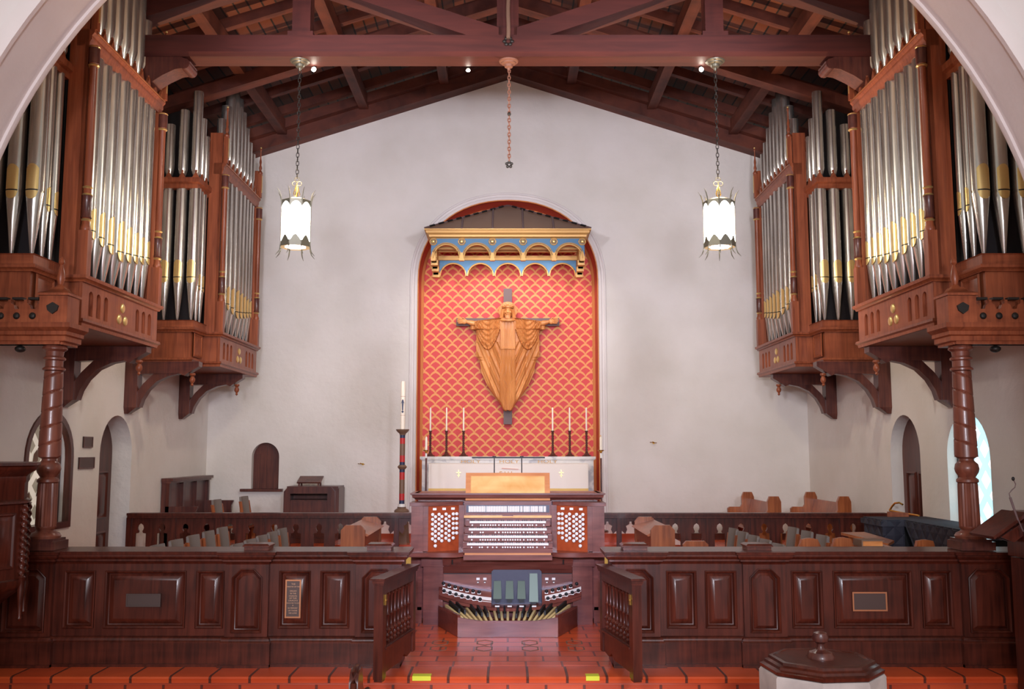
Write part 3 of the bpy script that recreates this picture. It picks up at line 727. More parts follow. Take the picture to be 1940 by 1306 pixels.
for x, sd in ((-1.075, 'beside the left gate'), (-2.10, 'in the middle of the left screen'), (1.065, 'beside the right gate'), (2.10, 'in the middle of the right screen')):
    t = thing('hymn_box', 'small lidded wooden box on the screen top %s' % sd, 'box', (x, 8.16, .925), 'small wooden boxes on the choir screen')
    b = MB(); b.box(x-.10, x+.10, 8.07, 8.25, .925, .955); b.build('box_body', 'screen', t)
    b = MB(); b.loops([[(x+a*q, 8.16+c*w, z) for a, c in ((-1, -1), (1, -1), (1, 1), (-1, 1))] for q, w, z in ((.112, .10, .955), (.112, .10, .965), (.095, .085, .978))]); b.build('lid', 'screen', t)
# plaques on the panels
def plaque(name, x0, x1, z0, z1, y, border, label, lines):
    t = thing(name, label, 'plaque', ((x0+x1)/2, y, z0))
    b = MB(); b.box(x0, x1, y-.008, y+.0, z0, z1); b.build('plate', 'bronze', t)
    b = MB(); b.plate(rect(x0, x1, z0, z1), [rect(x0+.012, x1-.012, z0+.012, z1-.012)], 'y', y-.012, y-.004); b.build('border', border, t)
    for ln, fz, sz in lines:
        if ln: text_mesh(ln, sz, front_text((x0+x1)/2, y-.0085, z0+(z1-z0)*fz), 'plaquetext', .0005, parent=t)
    return t
t = plaque('memorial_plaque', -1.835, -1.705, .385, .695, YF-.007, 'copper', 'tall narrow bronze plaque with copper border and ten lines of lettering on the left screen',
       [('THE', .88, .018), ('MINISTRY OF THE', .81, .013), ('ORGAN', .70, .016), ('IN THE', .635, .016), ('CHANCEL', .57, .015), ('OF THIS', .51, .017), ('CHURCH IS', .45, .015), ('DEDICATED TO GOD', .385, .012), ('&', .325, .015), ('IN MEMORY', .255, .015), ('OF THOSE', .19, .016), ('WE LOVE', .125, .016)])
plaque('memorial_plaque', -3.145, -2.86, .475, .58, YF-.007, 'bronze', 'low wide dull bronze plaque on the large panel of the left screen', [])
plaque('memorial_plaque', 2.84, 3.125, .44, .595, YF-.007, 'copper', 'rectangular bronze plaque with pale rounded border on the right screen', [('', .7, .01)])

# ------------------------------------------------------------ gates
def gate(s, sd):
    hx, hy = .785, 7.985; nx, ny = .945, 7.12
    L = math.hypot(nx-hx, ny-hy); a = math.atan2(ny-hy, nx-hx)
    M4 = Matrix.Translation((hx, hy, .08)) @ Matrix.Rotation(a, 4, 'Z') @ Matrix.Diagonal((1, 1, .94, 1))
    t = thing('choir_gate', 'open wooden gate with a row of turned spindles, hinged on the %s screen' % sd, 'gate', (s*hx, hy, .08), 'pair of centre gates standing open')
    def mk(): return MB(s, M4)
    b = mk(); b.box(L-.085, L, -.035, .035, .02, .74); b.box(L-.08, L-.005, -.03, .03, .0, .03); b.build('latch_stile', 'screen', t)
    b = mk(); b.box(0, .07, -.03, .03, .06, .74); b.build('hinge_stile', 'screen', t)
    b = mk(); b.box(.07, L-.085, -.028, .028, .66, .74); b.build('cross_rail', 'screen', t)
    b = mk(); b.box(.07, L-.085, -.028, .028, .235, .26); b.build('cross_rail', 'screen', t)
    b = mk(); b.plate([(.07, .07), (.20, .05), (.28, .09), (.36, .05), (L-.085, .05), (L-.085, .235), (.07, .235)], [], 'y', -.02, .02); b.build('bottom_panel', 'screen', t)
    b = mk(); b.box(.06, L-.07, -.045, .045, .235, .252); b.build('ledge', 'screen', t)
    b = mk(); b.box(-.03, L+.04, -.055, .055, .775, .79); b.box(-.02, L+.02, -.045, .045, .75, .776); b.box(-.01, L+.01, -.04, .04, .735, .752); b.build('top_cap', 'screen', t)
    n = 8
    for k in range(n):
        x = .07+(L-.155)*(k+.5)/n
        b = mk(); b.lathe([(.012, .26), (.018, .275), (.010, .29), (.017, .31), (.010, .325), (.010, .335), (.024, .355), (.010, .375), (.013, .39), (.009, .40), (.010, .46), (.017, .475), (.009, .49), (.011, .62), (.018, .635), (.012, .645), (.016, .66)], (x, 0, 0), 10)
        b.build('spindle', 'screen', t)
    b = mk(); b.box(L-.06, L-.03, -.045, -.036, .58, .66); b.box(L-.04, L-.01, -.055, -.045, .615, .625); b.build('latch', 'brass', t)
    return t
gate(-1, 'left'); gate(1, 'right')
for x0, x1, sd in ((-.745, -.60, 'left'), (.61, .715, 'right')):
    b = MB(); b.box(x0, x1, 7.655, 7.74, .002, .0045); b.box(x0, x1, 7.651, 7.656, -.03, .0045)
    tag(b.build('tape_strip', 'tape'), 'bright yellow safety tape stuck on the step edge at the %s gate' % sd, 'tape', 'yellow tape on the step')

# ------------------------------------------------------------ organ console
t = console = thing('organ_console', 'four manual organ console with open ends, drawknob jambs and pedalboard', 'organ console', (0, 9.8, 0))
b = MB(); b.box(-.93, .93, 9.98, 10.40, .05, 1.25); b.build('case_back', 'console', t)
b = MB(); b.sweep([(-.02, 1.25), (.0, 1.25), (.01, 1.265), (.03, 1.275), (.035, 1.30), (.05, 1.305), (.05, 1.32), (-.02, 1.32)], [(-.95, 10.42), (-.95, 9.90), (.95, 9.90), (.95, 10.42)][::1])
b.box(-.96, .96, 9.89, 10.42, 1.29, 1.32); b.build('top_board', 'console', t)
for s, sd in ((-1, 'left'), (1, 'right')):
    # outer pilaster
    b = MB(s); b.box(.85, .97, 9.68, 9.98, .74, 1.21); b.box(.80, .86, 9.69, 9.98, .75, 1.2); b.build('cheek', 'console', t)
    b = MB(s); b.plate([(.985, 9.66), (.985, 10.0), (.46, 10.0), (.46, 9.86), (.80, 9.66)], [], 'z', 1.20, 1.235); b.build('jamb_head', 'console', t)
    b = MB(s); b.plate([(1.0, 9.62), (1.0, 10.0), (.44, 10.0), (.44, 9.66), (.52, 9.60), (.74, 9.60), (.80, 9.62)], [], 'z', .70, .745); b.build('key_cheek_shelf', 'console', t)
    # knob panel, angled
    p0 = Vector((.81, 9.70, 0)); p1 = Vector((.50, 9.86, 0)); d = (p1-p0); Lp = d.length; d.normalize(); nrm = Vector((d.y, -d.x, 0))
    if nrm.y > 0: nrm = -nrm
    def PP(f, z, o=0): q = p0+d*(f*Lp)+nrm*o; return (q.x, q.y, z)
    b = MB(s); b.add([PP(0, .745), PP(1, .745), PP(1, 1.20), PP(0, 1.20), PP(0, .745, -.05), PP(1, .745, -.05), PP(1, 1.2, -.05), PP(0, 1.2, -.05)], [(0, 1, 2, 3), (4, 5, 6, 7), (0, 1, 5, 4), (1, 2, 6, 5), (2, 3, 7, 6), (3, 0, 4, 7)]); jp = b.build('knob_jamb', wood('jamb_wood', (150, 62, 32), (186, 84, 44), .3, (12, 12, 12)) if s < 0 else bpy.data.materials['jamb_wood'], t)
    b = MB(s); b.box(.44, .50, 9.84, 9.98, .745, 1.2); b.build('inner_stile', 'console', t)
    for f in (.22, .52, .80):
        b = MB(s); q = PP(f, 1.165, .006); b.plate([(q[0]-.018, 1.155), (q[0]+.018, 1.155), (q[0]+.018, 1.178), (q[0]-.018, 1.178)], [], 'y', q[1]-.004, q[1]+.004); b.build('division_label', 'white', jp)
    cols = [(.12, 0), (.21, 1), (.32, 0), (.41, 1), (.54, 0), (.64, 1), (.77, 0), (.88, 0)]
    for ci, (f, off) in enumerate(cols):
        nrow = (7, 8, 7, 7, 7, 6, 6, 6)[ci] if ci < 8 else 6
        nrow = (6, 7, 6, 6, 6, 6, 6, 5)[ci]
        for r_ in range(nrow):
            z = 1.115-off*.023-r_*.048
            if z < .775: continue
            q = Vector(PP(f, z, 0)); e = q+nrm*.035
            b = MB(s); b.tube([q, e], .0055, 6); kb = b.build('stop_knob', 'black', jp)
            b = MB(s); b.tube([e-nrm*.003, e+nrm*.007, e+nrm*.009], [.0165, .0165, .013], 12); b.build('knob_face', 'white', kb)
# music rack and its reading panel
b = MB(); V = lambda y: y
b.plate([(9.885, 1.245), (9.905, 1.245), (9.98, 1.525), (9.96, 1.525)], [], 'x', -.435, .435); rk = b.build('music_rack', 'maple_edge', t)
b = MB()
def rp(x, z, o): f = (z-1.245)/.28; return (x, 9.885+.075*f-o, z)
Pr = rect(-.385, .385, 1.285, 1.495)
b.loops([[rp(p[0], p[1], o) for p in (offset_poly(Pr, i) if i else Pr)] for i, o in ((0, -.002), (0, .001), (.003, -.001), (.006, .002))]); b.build('rack_panel', 'maple', rk)
# tab rail, manuals, pistons
b = MB(); b.box(-.445, .445, 9.86, 9.98, 1.085, 1.24); b.build('tab_rail', 'console', t)
b = MB(); b.box(-.425, .425, 9.853, 9.861, 1.125, 1.20); tb = b.build('tab_recess', 'pedalpanel', t)
x = -.40
for grp in (13, 16, 9, 2, 5, 6, 3, 2):
    for k in range(grp):
        b = MB(); b.plate([(x, 1.135), (x+.003, 1.131), (x+.009, 1.131), (x+.0118, 1.135), (x+.0118, 1.19), (x, 1.19)], [], 'y', 9.838, 9.853); b.build('rocker_tab', 'cloth' if k % 2 else 'white', tb); x += .0134
    x += .006
b = MB(); b.box(-.445, -.055, 9.80, 9.87, 1.075, 1.098); b.box(.055, .445, 9.80, 9.87, 1.075, 1.098); b.box(-.06, .06, 9.82, 9.87, 1.075, 1.09); b.build('light_rail', 'maple', t)
b = MB(); b.plate([(9.98, .745), (9.60, .745), (9.60, .785), (9.66, .80), (9.66, .85), (9.72, .87), (9.72, .92), (9.78, .935), (9.78, .985), (9.84, 1.0), (9.84, 1.08), (9.98, 1.08)], [], 'x', -.445, .445); b.build('manual_frame', 'console', t)
for k in range(4):
    z = .835+k*.068; y = 9.60+k*.06; hw = .405-.006*k
    b = MB(); b.box(-hw-.04, -hw, y, y+.16, z-.045, z+.012); b.box(hw, hw+.04, y, y+.16, z-.045, z+.012); kf = b.build('key_block', 'console', t)
    b = MB(); n = 36; w = 2*hw/n
    for i in range(n): b.box(-hw+i*w+.0006, -hw+(i+1)*w-.0006, y, y+.14, z-.016, z+.004)
    kbm = b.build('keyboard', 'white', t)
    b = MB()
    for i in range(n):
        if i % 7 not in (2, 6): b.box(-hw+(i+1)*w-.005, -hw+(i+1)*w+.005, y+.045, y+.14, z+.004, z+.015)
    b.build('sharp_keys', 'black', kbm)
    b = MB(); b.box(-hw, hw, y+.012, y+.03, z-.052, z-.016); kp = b.build('piston_rail', 'console', t)
    xs_ = [-.36, -.275, -.25, -.225, -.20, -.175, -.15, -.125, -.09, -.05, -.025, 0, .025, .05, .075, .10, .125, .16, .20, .225, .25, .29, .365]
    if k == 0: xs_ = [-.36, -.28, -.255, -.20, -.15, -.11]+xs_[9:]
    if k == 2: del xs_[3:7]
    for px in xs_:
        b = MB(); b.lathe([(.0085, 0), (.0085, .010), (.005, .012)], (px, y+.012, z-.036), 8, axis='y'); b.build('thumb_piston', 'white', kp)
b = MB(); b.box(-.43, .43, 9.61, 9.70, .725, .775); b.build('key_slip', 'maple_edge', t)
b = MB(); b.box(-.44, .44, 9.59, 9.72, .675, .725); b.build('key_bed_front', 'console', t)
# knee board, legs
b = MB(); b.plate([(9.96, .06), (9.99, .06), (9.99, .68), (9.78, .68), (9.80, .64), (9.96, .50)], [], 'x', -.66, .66); b.build('knee_board', 'console', t)
b = MB(); b.box(-.655, .655, 9.945, 9.965, .496, .503); b.build('knee_seam', 'black', t)
for s in (-1, 1):
    b = MB(s); b.box(.66, .86, 9.88, 10.05, .0, .58); b.box(.65, .88, 9.86, 10.05, .58, .70); b.box(.66, .86, 9.875, 10.05, 0, .14); b.build('console_leg', 'console', t)
    b = MB(s); b.box(.90, 1.0, 10.0, 10.38, .0, .72); b.box(.88, 1.02, 9.97, 10.40, 0, .13); b.box(.885, 1.01, 9.98, 10.39, .13, .16); b.build('side_pier', 'console', t)
    b = MB(s); b.tube([(.56, 9.77, .66), (.56, 9.77, .615)], .007, 8); b.build('hook', 'iron', t)
# expression pedals in their recess
b = MB(); b.plate(cham_poly(-.165, .345, .20, .545, .02), [], 'y', 9.90, 9.965); ep = b.build('pedal_recess', 'pedalpanel', t)
for x, w, z0, z1 in ((-.105, .042, .265, .435), (.018, .042, .265, .435), (.138, .042, .265, .435), (.262, .046, .235, .51)):
    b = MB(); b.loops([[(x+a*w*q, y, z) for a, y, z in ((-1, 9.82, z0), (1, 9.82, z0), (.86, 9.885, z1), (-.86, 9.885, z1))] for q, y in ((1, 0),)]+[[(x+a*w, y+.02, z) for a, y, z in ((-1, 9.82, z0), (1, 9.82, z0), (.86, 9.885, z1), (-.86, 9.885, z1))]], cap0=True); pe = b.build('expression_pedal', 'rubber', ep)
    b = MB(); b.box(x-w*.6, x+w*.6, 9.83, 9.86, z0-.035, z0); b.build('pedal_arm', 'black', pe)
    b = MB(); b.box(x-.022, x+.022, 9.70, 9.71, .205, .218); b.build('pedal_label', 'white', ep)
# toe stud brackets, bowed
def bow(x): return 9.74+.22*(x-.03)**2
def bowz(x): return .245+.20*(x-.03)**2
for x0, x1, nm in ((-.70, -.165, 0), (.345, .745, 1)):
    n = 14; xs_ = [x0+(x1-x0)*i/n for i in range(n+1)]
    b = MB(); b.loops([[(x, bow(x), bowz(x)-.055), (x, bow(x)-.006, bowz(x)+.0), (x, bow(x)+.05, bowz(x)+.05), (x, bow(x)+.06, bowz(x)+.085), (x, bow(x)+.23, bowz(x)+.085), (x, bow(x)+.23, bowz(x)-.055)] for x in xs_], cap0=True); tb = b.build('toe_stud_board', 'console', t)
    b = MB(); b.loops([[(x, bow(x)-.009, bowz(x)-.006), (x, bow(x)+.024, bowz(x)+.034), (x, bow(x)+.027, bowz(x)+.030), (x, bow(x)-.006, bowz(x)-.010)] for x in xs_[1:]], cap0=True); b.build('name_strip', 'cloth', tb)
    m_ = 7 if nm == 0 else 6
    for i in range(m_):
        for row in (0, 1):
            x = x0+.045+i*(.061 if nm == 0 else .062)+(.0 if row else .012); y = bow(x)+(.004 if row == 0 else .055); z = bowz(x)+(.012 if row == 0 else .075)
            b = MB(); b.lathe([(.006, 0), (.006, .018), (.015, .022), (.018, .032), (.012, .042), (.0, .046)], (x, y, z), 10, axis='y'); st = b.build('toe_stud', 'black', tb)
            b = MB(); b.box(x-.017, x+.017, y-.012, y-.008, z-.028, z-.012); b.build('stud_label', 'white', st)
    for xx in ((-.305, -.235) if nm == 0 else (.40, .47)):
        b = MB(); b.tube([(xx, 9.965, .415), (xx, 9.93, .415)], .010, 8); lv = b.build('toe_lever', 'black', t)
        b = MB(); b.box(xx-.017, xx+.017, 9.952, 9.956, .435, .458); b.box(xx-.008, xx+.008, 9.925, 9.93, .41, .42); b.build('lever_label', 'white', lv)
# central bow joining both boards
n = 14; xs_ = [-.70+1.445*i/n for i in range(n+1)]
b = MB(); b.loops([[(x, bow(x)-.002, bowz(x)-.09), (x, bow(x)-.008, bowz(x)-.06), (x, bow(x)+.05, bowz(x)-.045), (x, bow(x)+.23, bowz(x)-.045), (x, bow(x)+.23, bowz(x)-.09)] for x in xs_], cap0=True); b.build('pedal_cornice', 'console', t)
# pedalboard
pbd = thing('pedalboard', 'concave radiating organ pedalboard on the tiles in front of the console', 'pedalboard', (0, 9.5, 0))
b = MB(); b.plate([(-.475, 9.23), (.475, 9.23), (.475, 9.255), (-.475, 9.255)], [], 'z', 0.002, .15)
n = 16
b.loops([[(-.475+.95*i/n, 9.228, .135+.05*((i/n*2-1)**2)), (-.475+.95*i/n, 9.228, .14), (-.475+.95*i/n, 9.262, .14), (-.475+.95*i/n, 9.262, .135+.05*((i/n*2-1)**2))] for i in range(n+1)], cap0=True)
b.build('front_board', 'console', pbd)
for s in (-1, 1):
    b = MB(s); b.plate([(.475, 9.23), (.70, 9.80), (.69, 9.86), (.655, 9.86), (.45, 9.255)], [], 'z', .002, .18); b.plate([(.475, 9.23), (.70, 9.80), (.67, 9.80), (.45, 9.24)], [], 'z', .18, .205); b.build('side_board', 'console', pbd)
b = MB(); b.plate([(-.45, 9.25), (.45, 9.25), (.66, 9.84), (-.66, 9.84)], [], 'z', .03, .05); b.build('pedal_floor', 'red', pbd)
for i in range(19):
    f = (i-9)/9; x0 = .435*f; x1 = .62*f; z = .125+.055*f*f
    b = MB(); w = .0115; b.add([(x0-w, 9.262, z-.03), (x0+w, 9.262, z-.03), (x0+w, 9.262, z), (x0-w, 9.262, z), (x1-w, 9.80, z-.0), (x1+w, 9.80, z-.0), (x1+w, 9.80, z+.035), (x1-w, 9.80, z+.035)], [(0, 1, 2, 3), (4, 5, 6, 7), (0, 1, 5, 4), (1, 2, 6, 5), (2, 3, 7, 6), (3, 0, 4, 7)]); b.build('natural_pedal', 'pedalwood', pbd)
for i in range(18):
    if i % 7 in (2, 6): continue
    f = (i-8.5)/9; x0 = .50*f; x1 = .62*f; z = .155+.055*f*f
    b = MB(); w = .009; b.add([(x0-w, 9.48, z-.02), (x0+w, 9.48, z-.02), (x0+w, 9.48, z+.02), (x0-w, 9.48, z+.02), (x1-w, 9.80, z-.0), (x1+w, 9.80, z-.0), (x1+w, 9.80, z+.05), (x1-w, 9.80, z+.05)], [(0, 1, 2, 3), (4, 5, 6, 7), (0, 1, 5, 4), (1, 2, 6, 5), (2, 3, 7, 6), (3, 0, 4, 7)]); b.build('sharp_pedal', 'black', pbd)
# bar on two rods behind the music rack
t = thing('music_stand_bar', 'thin black crossbar on two upright rods behind the console music rack', 'stand', (0, 10.3, 1.32))
b = MB(); b.box(-.385, .40, 10.29, 10.31, 1.672, 1.688); b.box(-.165, -.125, 10.285, 10.315, 1.688, 1.697); b.box(.13, .17, 10.285, 10.315, 1.688, 1.697); b.build('crossbar', 'black', t)
for x in (-.145, .15):
    b = MB(); b.tube([(x, 10.3, 1.32), (x, 10.3, 1.675)], .0055, 8); b.build('upright_rod', 'black', t)

# ------------------------------------------------------------ canopy over the niche
t = thing('niche_canopy', 'gilded and blue arcaded canopy with low brown roof over the altar niche', 'canopy', (0, 15.4, 4.6))
XW = 1.21; YC = 14.72
def arcade(x0, x1, n, z0, zs, ztop, y0, y1, px, r):
    P = [(x0, ztop), (x0, z0)]; w = (x1-x0)/n; arcs = []
    for k in range(n):
        c = x0+w*(k+.5); a = []
        for i in range(17):
            f = PI-PI*i/16; a.append((c+r*math.cos(f), zs+r*.98*math.sin(f)))
        arcs.append(a); P += [(c-r, z0)] if r < w/2 else []
        P += a; P += [(c+r, z0)] if r < w/2 else []
    P += [(x1, z0), (x1, ztop)]
    return P, arcs
P, arcs = arcade(-XW, XW, 5, 4.76, 4.79, 5.09, 0, 0, 0, .205)
b = MB(); b.plate(P, [], 'y', YC, YC+.04); b.build('front_arcade', 'bluepaint', t)
for k, a in enumerate(arcs):
    b = MB(); a2 = [(a[0][0], YC-.004, 4.77)]+[(x, YC-.004, z) for x, z in a]+[(a[-1][0], YC-.004, 4.77)]
    b.tube(a2, .014, 8); cc = (a[0][0]+a[-1][0])/2; b.tube([(cc+(x-cc)*1.12, YC-.006, z+.024*math.sin(PI*min(max((i-1)/16, 0), 1))) for i, (x, y, z) in enumerate(a2)], .008, 6); b.build('arch_moulding', 'goldpaint', t)
w = 2*XW/5
for k in range(6):
    x = -XW+w*k+(.035 if k == 0 else (-.035 if k == 5 else 0))
    b = MB(); b.box(x-.038, x+.038, YC-.012, YC+.055, 4.73, 4.80); b.plate([(x-.03, 4.80), (x+.03, 4.80), (x+.012, 4.86), (x-.012, 4.86)], [], 'y', YC-.012, YC); b.build('springer', 'goldpaint', t)
    b = MB(); b.tube(circ((x, YC-.006, 5.035), .052, 20), .010, 6, closed=True); b.build('boss_ring', 'goldpaint', t)
    b = MB(); b.ball((x, YC-.012, 5.035), (.036, .03, .036), 12, 8); b.build('boss', 'gold', t)
b = MB(); b.sweep([(-.04, 5.085), (.0, 5.085), (.01, 5.10), (.03, 5.11), (.035, 5.14), (.07, 5.165), (.08, 5.20), (.10, 5.205), (.10, 5.225), (-.04, 5.225)][::1], [(-XW, 15.4), (-XW, YC), (XW, YC), (XW, 15.4)]); b.build('cornice', 'goldpaint', t)
for s in (-1, 1):
    # side walls with stepped gilded corbels
    b = MB(s); b.box(XW-.04, XW, YC+.04, 15.4, 4.95, 5.09); b.build('side_beam', 'bluepaint', t)
    for k in range(3):
        b = MB(s); y0 = YC+.10+k*.2; b.box(XW-.08, XW-.0, y0, y0+.22, 4.72-k*.06, 4.98); b.box(XW-.10, XW+.01, y0+.0, y0+.12, 4.68-k*.06, 4.76-k*.06); b.build('corbel', 'goldpaint', t)
b = MB(); b.box(-XW+.03, XW-.03, YC+.04, 15.4, 5.0, 5.06); b.build('soffit', 'nichered', t)
for y in (14.92, 15.12): 
    b = MB(); b.box(-XW+.06, XW-.06, y, y+.04, 4.955, 5.0); b.build('soffit_rib', 'goldpaint', t)
P, arcs = arcade(-1.12, 1.12, 5, 4.60, 4.60, 4.855, 0, 0, 0, .212)
b = MB(); b.plate(P, [], 'y', 15.33, 15.36); b.build('back_arcade', 'bluepaint', t)
for a in arcs:
    b = MB(); b.tube([(x, 15.326, z) for x, z in a], .012, 6); b.build('back_arch_moulding', 'goldpaint', t)
b = MB(); b.box(-1.14, 1.14, 15.27, 15.38, 4.855, 4.90); b.box(-1.14, 1.14, 15.30, 15.38, 4.90, 4.93); b.build('back_rail', 'goldpaint', t)
b = MB(); V = [(-1.31, 14.62, 5.225), (1.31, 14.62, 5.225), (1.31, 15.4, 5.225), (-1.31, 15.4, 5.225), (.0, 15.39, 5.79), (-.02, 15.39, 5.79)]
b.add(V, [(0, 1, 4, 5), (1, 2, 4), (3, 0, 5), (0, 3, 2, 1), (2, 3, 5, 4)]); b.build('roof', 'olive', t)
def roofpt(x, f):
    # point on the front slope at x, f from eave (0) to the hip (1)
    h = (1.31-abs(x))/1.31*f; return (x, 14.62+.77*h, 5.225+.565*h+.006)
for x in (-.72, -.24, .24, .72):
    b = MB(); b.tube([roofpt(x, 0), roofpt(x, 1)], .016, 6); b.build('roof_batten', 'cross', t)
for s in (-1, 1):
    for k in range(9):
        f0 = .06+k*.103; f1 = f0+.06
        def hp(f): return (s*1.31*(1-f), 14.62+.77*f, 5.225+.565*f+.012)
        b = MB(); b.tube([hp(f0), hp(f1)], .018, 4); b.build('hip_tile', 'black', t)
    b = MB(); b.tube([hp(0), hp(1)], .011, 4); b.build('hip_roll', 'cross', t)

# ------------------------------------------------------------ carved figure with outspread arms on its cross
b = MB(); b.plate([(-.07, 2.19), (.07, 2.19), (.07, 3.83), (.86, 3.83), (.86, 3.96), (.07, 3.96), (.07, 4.46), (-.07, 4.46), (-.07, 3.96), (-.86, 3.96), (-.86, 3.83), (-.07, 3.83)], [], 'y', 15.73, 15.80); tag(b.build('cross', 'cross'), 'plain grey-brown cross mounted in the patterned niche behind the carved figure', 'cross')
t = fig = thing('carved_figure', 'carved pale wood robed figure with open arms and crown, mounted on the niche cross', 'sculpture', (0.0, 15.7, 2.42))
prof = [(2.42, .075), (2.46, .095), (2.53, .13), (2.60, .18), (2.74, .28), (2.87, .36), (3.04, .435), (3.20, .46), (3.22, .47), (3.24, .455), (3.27, .50), (3.285, .47), (3.31, .52), (3.40, .525), (3.55, .525), (3.70, .52), (3.755, .525), (3.765, .62), (3.83, .625), (3.88, .61), (3.905, .55), (3.925, .40), (3.94, .20)]
def half(z):
    for (z0, w0), (z1, w1) in zip(prof, prof[1:]):
        if z0 <= z <= z1: return w0+(w1-w0)*(z-z0)/(z1-z0)
    return prof[-1][1]
def depth(x, z):
    ax = abs(x); d = .05
    zz = (z-2.42)/1.5
    # rounded central body
    d += .085*max(0, 1-(ax/.30)**2)**.5 if ax < .30 else 0
    # central panel of the tunic with fine vertical folds
    if ax < .13:
        d += .022+.006*math.cos(x*2*PI/.026)*(1 if z < 3.42 else .4)
        if z > 3.42 and z < 3.45: d += .015                   # girdle
    elif z < 3.55:
        # long folds sweeping from the shoulders down to the feet
        q = (ax-.13)*1.0-(z-2.5)*.42
        d += .014*math.cos(q*2*PI/.105)+.006*math.cos(q*2*PI/.04)
    if ax >= .13 and z >= 3.36:
        # the mantle hanging in nested curves under each arm
        c = .33; e = (ax-c)/.21; zc_ = 3.42+.36*e*e
        if z > zc_ and ax > .13:
            r_ = (z-zc_); d += .04+.012*math.cos(r_*2*PI/.085)+.004*math.cos(ax*2*PI/.03)
    if z > 3.76 and ax > .42: d += .02+.008*math.cos(ax*2*PI/.05)
    return d
NZ, NX = 150, 120
zs_ = sorted(set([2.42+(3.94-2.42)*i/NZ for i in range(NZ+1)]+[p[0] for p in prof]))
Ls = []
for z in zs_:
    w_ = half(z); L = []
    for i in range(NX+1):
        x = w_*(-1+2*i/NX); e = 1-abs(-1+2*i/NX)**10
        L.append((x, 15.72-depth(x, z)*(.25+.75*e), z))
    Ls.append(L)
b = MB(); b.loops(Ls, cap0=False, cap1=False, smooth=True, closed=False)
b.loops([[(L[0][0], 15.729, L[0][2]), L[0]] for L in Ls], cap1=False, closed=False); b.loops([[L[-1], (L[-1][0], 15.729, L[-1][2])] for L in Ls], cap1=False, closed=False)
b.loops([[(x, 15.729, z) for x, y, z in Ls[0]], Ls[0]], cap1=False, closed=False); b.loops([Ls[-1], [(x, 15.729, z) for x, y, z in Ls[-1]]], cap1=False, closed=False)
# feet below the hem
for s in (-1, 1): b.ball((s*.035, 15.64, 2.425), (.03, .05, .025), 8, 6)
b.build('robe', 'statue', fig)
b = MB()
# neck, skull, jaw
b.lathe([(.055, 3.86), (.045, 3.92), (.05, 3.95)], (0, 15.64, 0), 14)
b.ball((0, 15.60, 4.045), (.072, .085, .105), 20, 16); b.ball((0, 15.575, 3.985), (.052, .06, .065), 14, 10)
b.loops([[(-.010, 15.525, 4.075), (.010, 15.525, 4.075), (.010, 15.54, 4.07), (-.010, 15.54, 4.07)], [(-.017, 15.498, 4.022), (.017, 15.498, 4.022), (.017, 15.53, 4.018), (-.017, 15.53, 4.018)]], cap0=True, smooth=True)
for s in (-1, 1):
    b.ball((s*.028, 15.523, 4.060), (.013, .008, .007), 8, 6); b.tube([(s*.012, 15.515, 4.078), (s*.03, 15.512, 4.084), (s*.048, 15.53, 4.076)], .006, 6)
    b.ball((s*.075, 15.61, 4.045), (.012, .02, .028), 8, 6); b.ball((s*.04, 15.53, 4.03), (.02, .014, .018), 8, 6)
b.tube([(-.022, 15.512, 3.996), (0, 15.506, 3.999), (.022, 15.512, 3.996)], .006, 6)
# arms and open hands, palms forward
for s in (-1, 1):
    b.tube([(0, 15.665, 3.88), (s*.25, 15.68, 3.85), (s*.50, 15.685, 3.85), (s*.60, 15.68, 3.87), (s*.665, 15.67, 3.885), (s*.69, 15.665, 3.89)], [.03, .03, .04, .045, .03, .028], 12)
    b.ball((s*.725, 15.662, 3.895), (.048, .020, .046), 12, 8)
    for k, (dz, ln, cu) in enumerate(((.036, .078, .012), (.013, .09, .012), (-.010, .086, .014), (-.032, .068, .016))):
        x0 = .755; pts = [(s*x0, 15.66, 3.90+dz), (s*(x0+ln*.45), 15.652, 3.90+dz*1.12), (s*(x0+ln*.8), 15.645, 3.90+dz*1.15), (s*(x0+ln), 15.636, 3.90+dz*1.1)]
        b.tube(pts, [.0125, .0118, .0108, .007], 8)
    b.tube([(s*.715, 15.655, 3.925), (s*.735, 15.645, 3.948), (s*.76, 15.64, 3.962)], [.011, .0095, .006], 8)
b.build('body', 'statue', fig)
b = MB(); b.ball((0, 15.645, 4.06), (.098, .075, .12), 20, 12)
for s in (-1, 1):
    for k in range(4): b.tube([(s*(.06+.012*k), 15.585+.02*k, 4.10), (s*(.088+.008*k), 15.60+.015*k, 4.0), (s*(.085+.012*k), 15.62, 3.92)], [.014, .018, .010], 8)
b.build('hair', 'statue', fig)
b = MB(); b.ball((0, 15.562, 3.952), (.045, .045, .055), 14, 10)
for k in range(7): b.tube([((k-3)*.012, 15.522+.0015*(k-3)**2, 3.975), ((k-3)*.010, 15.525, 3.915)], [.008, .004], 6)
b.build('beard', 'statue', fig)
b = MB(); b.lathe([(.088, 4.105), (.098, 4.11), (.10, 4.135), (.094, 4.14)], (0, 15.605, 0), 24)
for k in range(10):
    a = 2*PI*k/10; b.tube([(.094*math.cos(a), 15.605+.094*math.sin(a), 4.135), (.10*math.cos(a), 15.605+.10*math.sin(a), 4.185)], [.020, .007], 6)
b.build('crown', 'statue', fig)
b = MB(); b.lathe([(.15, 0), (.155, .012), (.145, .016), (.0, .016)], (0, 15.69, 4.075), 32, axis='y'); b.build('halo', 'statue', fig)
b = MB(); b.tube([(.11*math.cos(a), 15.62+.07*math.sin(a)-.03, 3.905+.012*math.sin(a)) for a in [2*PI*i/20 for i in range(20)]], .018, 8, closed=True); b.build('collar', 'statue', fig)

